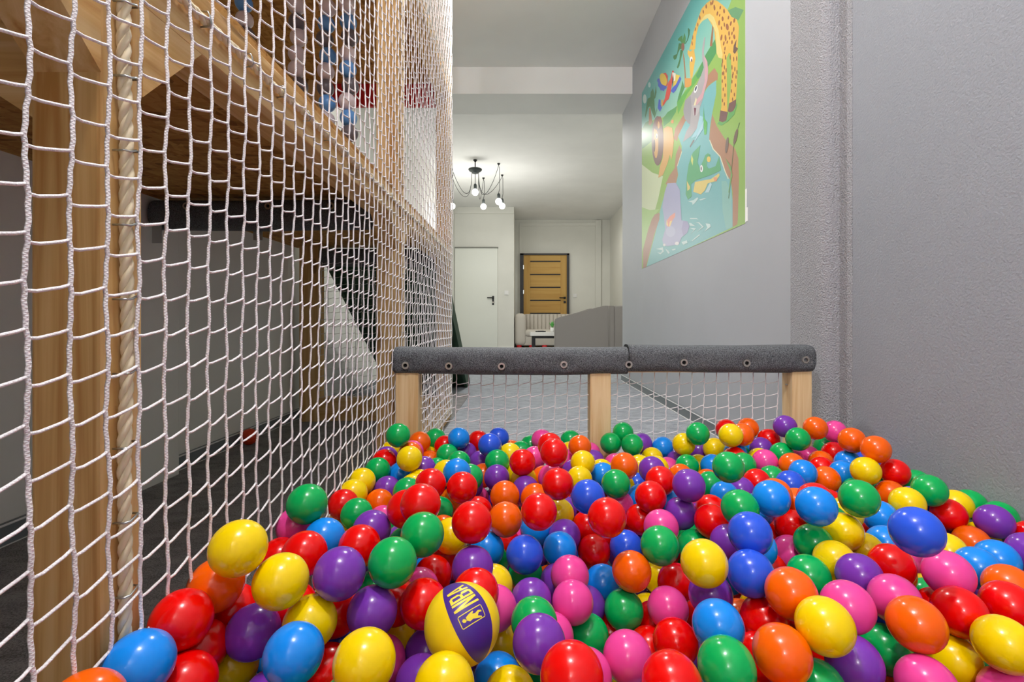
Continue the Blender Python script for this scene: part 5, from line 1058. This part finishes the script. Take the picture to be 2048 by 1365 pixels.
('B',-0.4180,0.5460,0.2448,'sky-blue pit ball beside the side net, orange left, red right'),
('R',-0.3957,0.5871,0.1935,'red pit ball beside the side net, sky-blue left, yellow right, red above'),
('O',-0.4180,0.4767,0.2481,'orange pit ball beside the side net, sky-blue right'),
]
REST=[('R',-0.4200,0.6520,0.1940),('R',-0.4180,1.4404,0.1485),('V',-0.3751,1.3861,0.1423),('B',-0.3600,1.5060,0.1688),('Y',-0.3094,1.6547,0.1723),('D',-0.2220,1.4168,0.1738),('O',-0.0364,1.7000,0.1826),('B',0.1006,1.7000,0.1953),('Y',0.1569,1.6355,0.1923),('O',-0.1256,1.5904,0.1580),('B',0.4399,1.5158,0.1427),('B',0.7914,1.7000,0.1918),('G',0.7081,1.6237,0.1859),('B',0.6950,1.4943,0.1639),('V',0.8099,1.4063,0.1654),('G',0.6461,1.3843,0.1288),('G',0.9462,1.3493,0.1791),('G',0.8763,1.3093,0.1755),('B',0.8716,1.3910,0.1375),('B',0.9336,1.1931,0.1908),('V',0.9808,1.1796,0.1310),('Y',-0.4180,1.1951,0.1262),('B',-0.4180,0.9775,0.1926),('G',-0.2720,1.1619,0.1439),('Y',0.6401,1.1842,0.1625),('R',0.8062,1.1541,0.1367),('G',0.6980,0.7554,0.0920),('G',0.8046,0.7594,0.1472),('O',0.2837,0.6491,0.1241),('Y',0.1709,0.7516,0.0685),('G',-0.2245,0.6373,0.1296)]
BASKET=(-0.0788,0.6643,0.2186)

R = 0.035
def ball_mesh(nu, nv, seam):
    bm = bmesh.new(); bmesh.ops.create_uvsphere(bm, u_segments=nu, v_segments=nv, radius=R)
    if seam:
        for v in bm.verts:
            if abs(v.co.z) < 1e-5: v.co.x *= 1.007; v.co.y *= 1.007
    return bm
BM = {}
bm = ball_mesh(48, 26, True)
for k in BC:
    me = bpy.data.meshes.new('pit_ball'); bm.to_mesh(me); me.materials.append(M_ball[k])
    me.polygons.foreach_set('use_smooth', [True] * len(me.polygons)); BM[k] = me
bm.free()
rg = random.Random(11)
for c, x, y, z, l in PIT:
    o = bpy.data.objects.new('pit_ball', BM[c]); COL.objects.link(o); o.location = (x, y, z)
    o.rotation_euler = (rg.uniform(0, 6.28), rg.uniform(0, 6.28), rg.uniform(0, 6.28)); tag(o, l, 'ball', 'hollow plastic balls in the pit')
# everything underneath and behind the camera: more of the same balls, uncounted
pts = [np.array((x, y, z)) for _, x, y, z, _ in PIT] + [np.array(r[1:]) for r in REST]
kinds = [r[0] for r in REST]; fill = [np.array(r[1:]) for r in REST]
TOP = np.array([p for p in pts])
rr = np.random.RandomState(5)
allp = np.zeros((6000, 3)); n_ = len(pts); allp[:n_] = np.array(pts); brad = 0.085
for lay in range(40):
    z0 = 0.036 + 0.0 * lay
    if lay >= 6: break
    z = 0.036 + lay * 0.0575
    off = 0.036 if lay % 2 else 0.0
    for yy in np.arange(-0.75 + off, 1.685, 0.0625):
        for xx in np.arange(-0.395 + off * (1 if int(yy * 100) % 2 else 0.4), 1.085, 0.0715):
            p = np.array((xx + rr.uniform(-.004, .004), yy + rr.uniform(-.004, .004), z + rr.uniform(-.003, .003)))
            d2 = (TOP[:, 0] - p[0]) ** 2 + (TOP[:, 1] - p[1]) ** 2
            if p[1] > 0.42:
                near = TOP[d2 < 0.055 ** 2]; wide = TOP[d2 < 0.12 ** 2]
                lim = near[:, 2].min() - 0.035 if len(near) else (np.median(wide[:, 2]) - 0.050 if len(wide) else 0.15)
            else: lim = 0.20
            if p[2] > min(lim, 0.25): continue
            if np.min(((allp[:n_] - p) ** 2).sum(1)) < 0.0672 ** 2: continue
            if ((p - np.array(BASKET)) ** 2).sum() < brad ** 2: continue
            allp[n_] = p; n_ += 1; fill.append(p); kinds.append(rr.choice(list('RRROYYGGBDVVP')))
for _ in range(9000):                       # settle loose ones into the hollows below the top layer
    p = np.array((rr.uniform(-.412, 1.084), rr.uniform(.44, 1.69), rr.uniform(.036, .26)))
    d2 = (TOP[:, 0] - p[0]) ** 2 + (TOP[:, 1] - p[1]) ** 2
    wide = TOP[d2 < 0.12 ** 2]; near = TOP[d2 < 0.045 ** 2]
    if len(wide) == 0 or p[2] > np.median(wide[:, 2]) - 0.035 or (len(near) and p[2] > near[:, 2].max() - 0.05): continue
    if np.min(((allp[:n_] - p) ** 2).sum(1)) < 0.0665 ** 2 or ((p - np.array(BASKET)) ** 2).sum() < brad ** 2: continue
    allp[n_] = p; n_ += 1; fill.append(p); kinds.append(rr.choice(list('RRROYYGGBDVVP')))
bm = ball_mesh(20, 12, False); bm.verts.ensure_lookup_table()
bv = np.array([v.co[:] for v in bm.verts]); bf = [[v.index for v in f.verts] for f in bm.faces]; bm.free()
V = np.concatenate([bv + p for p in fill]); F = []; MI = []; kl = list(BC)
for q, p in enumerate(fill):
    o_ = q * len(bv); F += [tuple(i + o_ for i in f) for f in bf]; MI += [kl.index(kinds[q])] * len(bf)
o = obj('pit_ball_filling', V.tolist(), F, [M_ball[k] for k in kl], None, smooth=True)
o.data.polygons.foreach_set('material_index', MI); o['kind'] = 'stuff'
tag(o, 'deeper layers of mixed coloured plastic balls filling the pit', 'balls')

# ------------------------------------------------------------------ mini basketball with a purple printed gore
bk = thing('mini_basketball', BASKET, 'yellow mini basketball with purple printed stripe among the pit balls', 'ball')
BR = 0.0498
Bc = Vector(BASKET); ez = (Vector((0, 0, 0.62)) - Bc).normalized(); ex = ez.cross(Vector((0, 0, 1))).normalized() * -1; ey = ez.cross(ex).normalized()
if ey.z < 0: ey = -ey
pole = (ex * -0.45 + ey * 0.89 - ez * 0.10).normalized()          # upper-left pole
e1 = (ez - pole * ez.dot(pole)).normalized(); e2 = e1.cross(pole).normalized()
if e2.dot(ex) < 0: e2 = -e2
def sph(lam, phi, r): return Bc + (e1 * math.cos(phi) + e2 * math.sin(phi)) * math.cos(lam) * r + pole * math.sin(lam) * r
def patch(name, poly, r, m, sub):
    """poly in (s along the gore, t towards letter tops) radians around the gore centre, wrapped on the ball"""
    bm = bmesh.new(); bm.faces.new([bm.verts.new((a, b, 0)) for a, b in poly])
    bmesh.ops.triangulate(bm, faces=bm.faces[:])
    for _ in range(sub):
        es = [e for e in bm.edges if e.calc_length() > 0.09]
        if not es: break
        bmesh.ops.subdivide_edges(bm, edges=es, cuts=1); bmesh.ops.triangulate(bm, faces=bm.faces[:])
    for v in bm.verts:
        v.co = sph(v.co.x, math.radians(17) - v.co.y, r)
    bmesh.ops.recalc_face_normals(bm, faces=bm.faces[:]); return bm
v, f = [], []
nl, nf = 40, 64
for i in range(nl + 1):
    for j in range(nf): v.append(sph(-PI / 2 + PI * i / nl, 2 * PI * j / nf, BR))
for i in range(nl):
    for j in range(nf): f.append((i * nf + j, i * nf + (j + 1) % nf, (i + 1) * nf + (j + 1) % nf, (i + 1) * nf + j))
M_by = mat('basketball_yellow', C(248, 214, 20), 0.38); M_bp = mat('basketball_purple', C(72, 40, 140), 0.38); M_bg = mat('basketball_print', C(240, 220, 60), 0.4)
obj('shell', v, f, M_by, bk, smooth=True)
v, f = [], []; nj = 14; w0, w1_ = math.radians(-13), math.radians(47)
for i in range(nl + 1):
    for j in range(nj + 1): v.append(sph(-PI / 2 + PI * i / nl, w0 + (w1_ - w0) * j / nj, BR * 1.004))
for i in range(nl):
    for j in range(nj): q = nj + 1; f.append((i * q + j, i * q + j + 1, (i + 1) * q + j + 1, (i + 1) * q + j))
pan = obj('purple_panel', v, f, M_bp, bk, smooth=True)
def letters():
    H = 0.37; w = 0.205; g = 0.022; th = 0.055; P = []
    s0 = math.radians(10)
    def rc(a0, a1, b0, b1): P.append([(s0 + a0, b0), (s0 + a1, b0), (s0 + a1, b1), (s0 + a0, b1)])
    # N
    rc(0, th, -H, H); rc(w - th, w, -H, H); P.append([(s0, H), (s0 + th * 1.05, H), (s0 + w, -H), (s0 + w - th * 1.05, -H)])
    # B
    a = w + g
    rc(a, a + th, -H, H); rc(a + th, a + w * 0.72, H - 0.085, H); rc(a + th, a + w * 0.76, -0.045, 0.045); rc(a + th, a + w * 0.76, -H, -H + 0.085)
    P.append([(s0 + a + w * 0.66, 0.0), (s0 + a + w * 0.92, 0.07), (s0 + a + w * 0.92, H - 0.07), (s0 + a + w * 0.70, H), (s0 + a + w * 0.66, H)])
    P.append([(s0 + a + w * 0.66, 0.0), (s0 + a + w * 0.66, -H), (s0 + a + w * 0.78, -H), (s0 + a + w, -H + 0.07), (s0 + a + w, -0.06)])
    # A
    a = 2 * (w + g)
    P.append([(s0 + a, -H), (s0 + a + th, -H), (s0 + a + w / 2 + 0.01, H), (s0 + a + w / 2 - th * 0.7, H)])
    P.append([(s0 + a + w - th, -H), (s0 + a + w, -H), (s0 + a + w / 2 + th * 0.7, H), (s0 + a + w / 2 - 0.01, H)])
    rc(a + 0.045, a + w - 0.045, -H * 0.50, -H * 0.26)
    # emblem: rounded frame and a running player
    c0, c1, b0, b1, q = math.radians(-13.5), math.radians(4.5), -0.35, 0.35, 0.02
    s0 = 0
    rc(c0 + 0.03, c1 - 0.03, b0, b0 + q); rc(c0 + 0.03, c1 - 0.03, b1 - q, b1); rc(c0, c0 + q, b0 + 0.03, b1 - 0.03); rc(c1 - q, c1, b0 + 0.03, b1 - 0.03)
    for sa, sb in ((c0, b0), (c1, b0), (c1, b1), (c0, b1)):
        ia = 1 if sa == c0 else -1; ib = 1 if sb == b0 else -1
        P.append([(sa, sb + ib * 0.032), (sa + ia * 0.032, sb), (sa + ia * 0.034, sb + ib * q), (sa + ia * q, sb + ib * 0.034)])
    m = (c0 + c1) / 2
    P.append([(m - 0.02, 0.17), (m + 0.03, 0.19), (m + 0.05, 0.24), (m + 0.02, 0.28), (m - 0.03, 0.26), (m - 0.045, 0.21)])
    P.append([(m - 0.075, 0.10), (m - 0.02, 0.165), (m + 0.05, 0.16), (m + 0.085, 0.06), (m + 0.11, -0.06), (m + 0.08, -0.07), (m + 0.05, -0.02), (m + 0.03, -0.10), (m + 0.06, -0.20), (m + 0.03, -0.285), (m - 0.01, -0.285), (m + 0.005, -0.20), (m - 0.05, -0.14), (m - 0.10, -0.24), (m - 0.135, -0.23), (m - 0.09, -0.08), (m - 0.06, 0.0)])
    return P
for poly in letters():
    bm = patch('p', poly, BR * 1.0075, M_bg, 4); bmobj('print_mark', bm, M_bg, pan)

for o in bpy.data.objects:
    if '_base' in o: del o['_base']
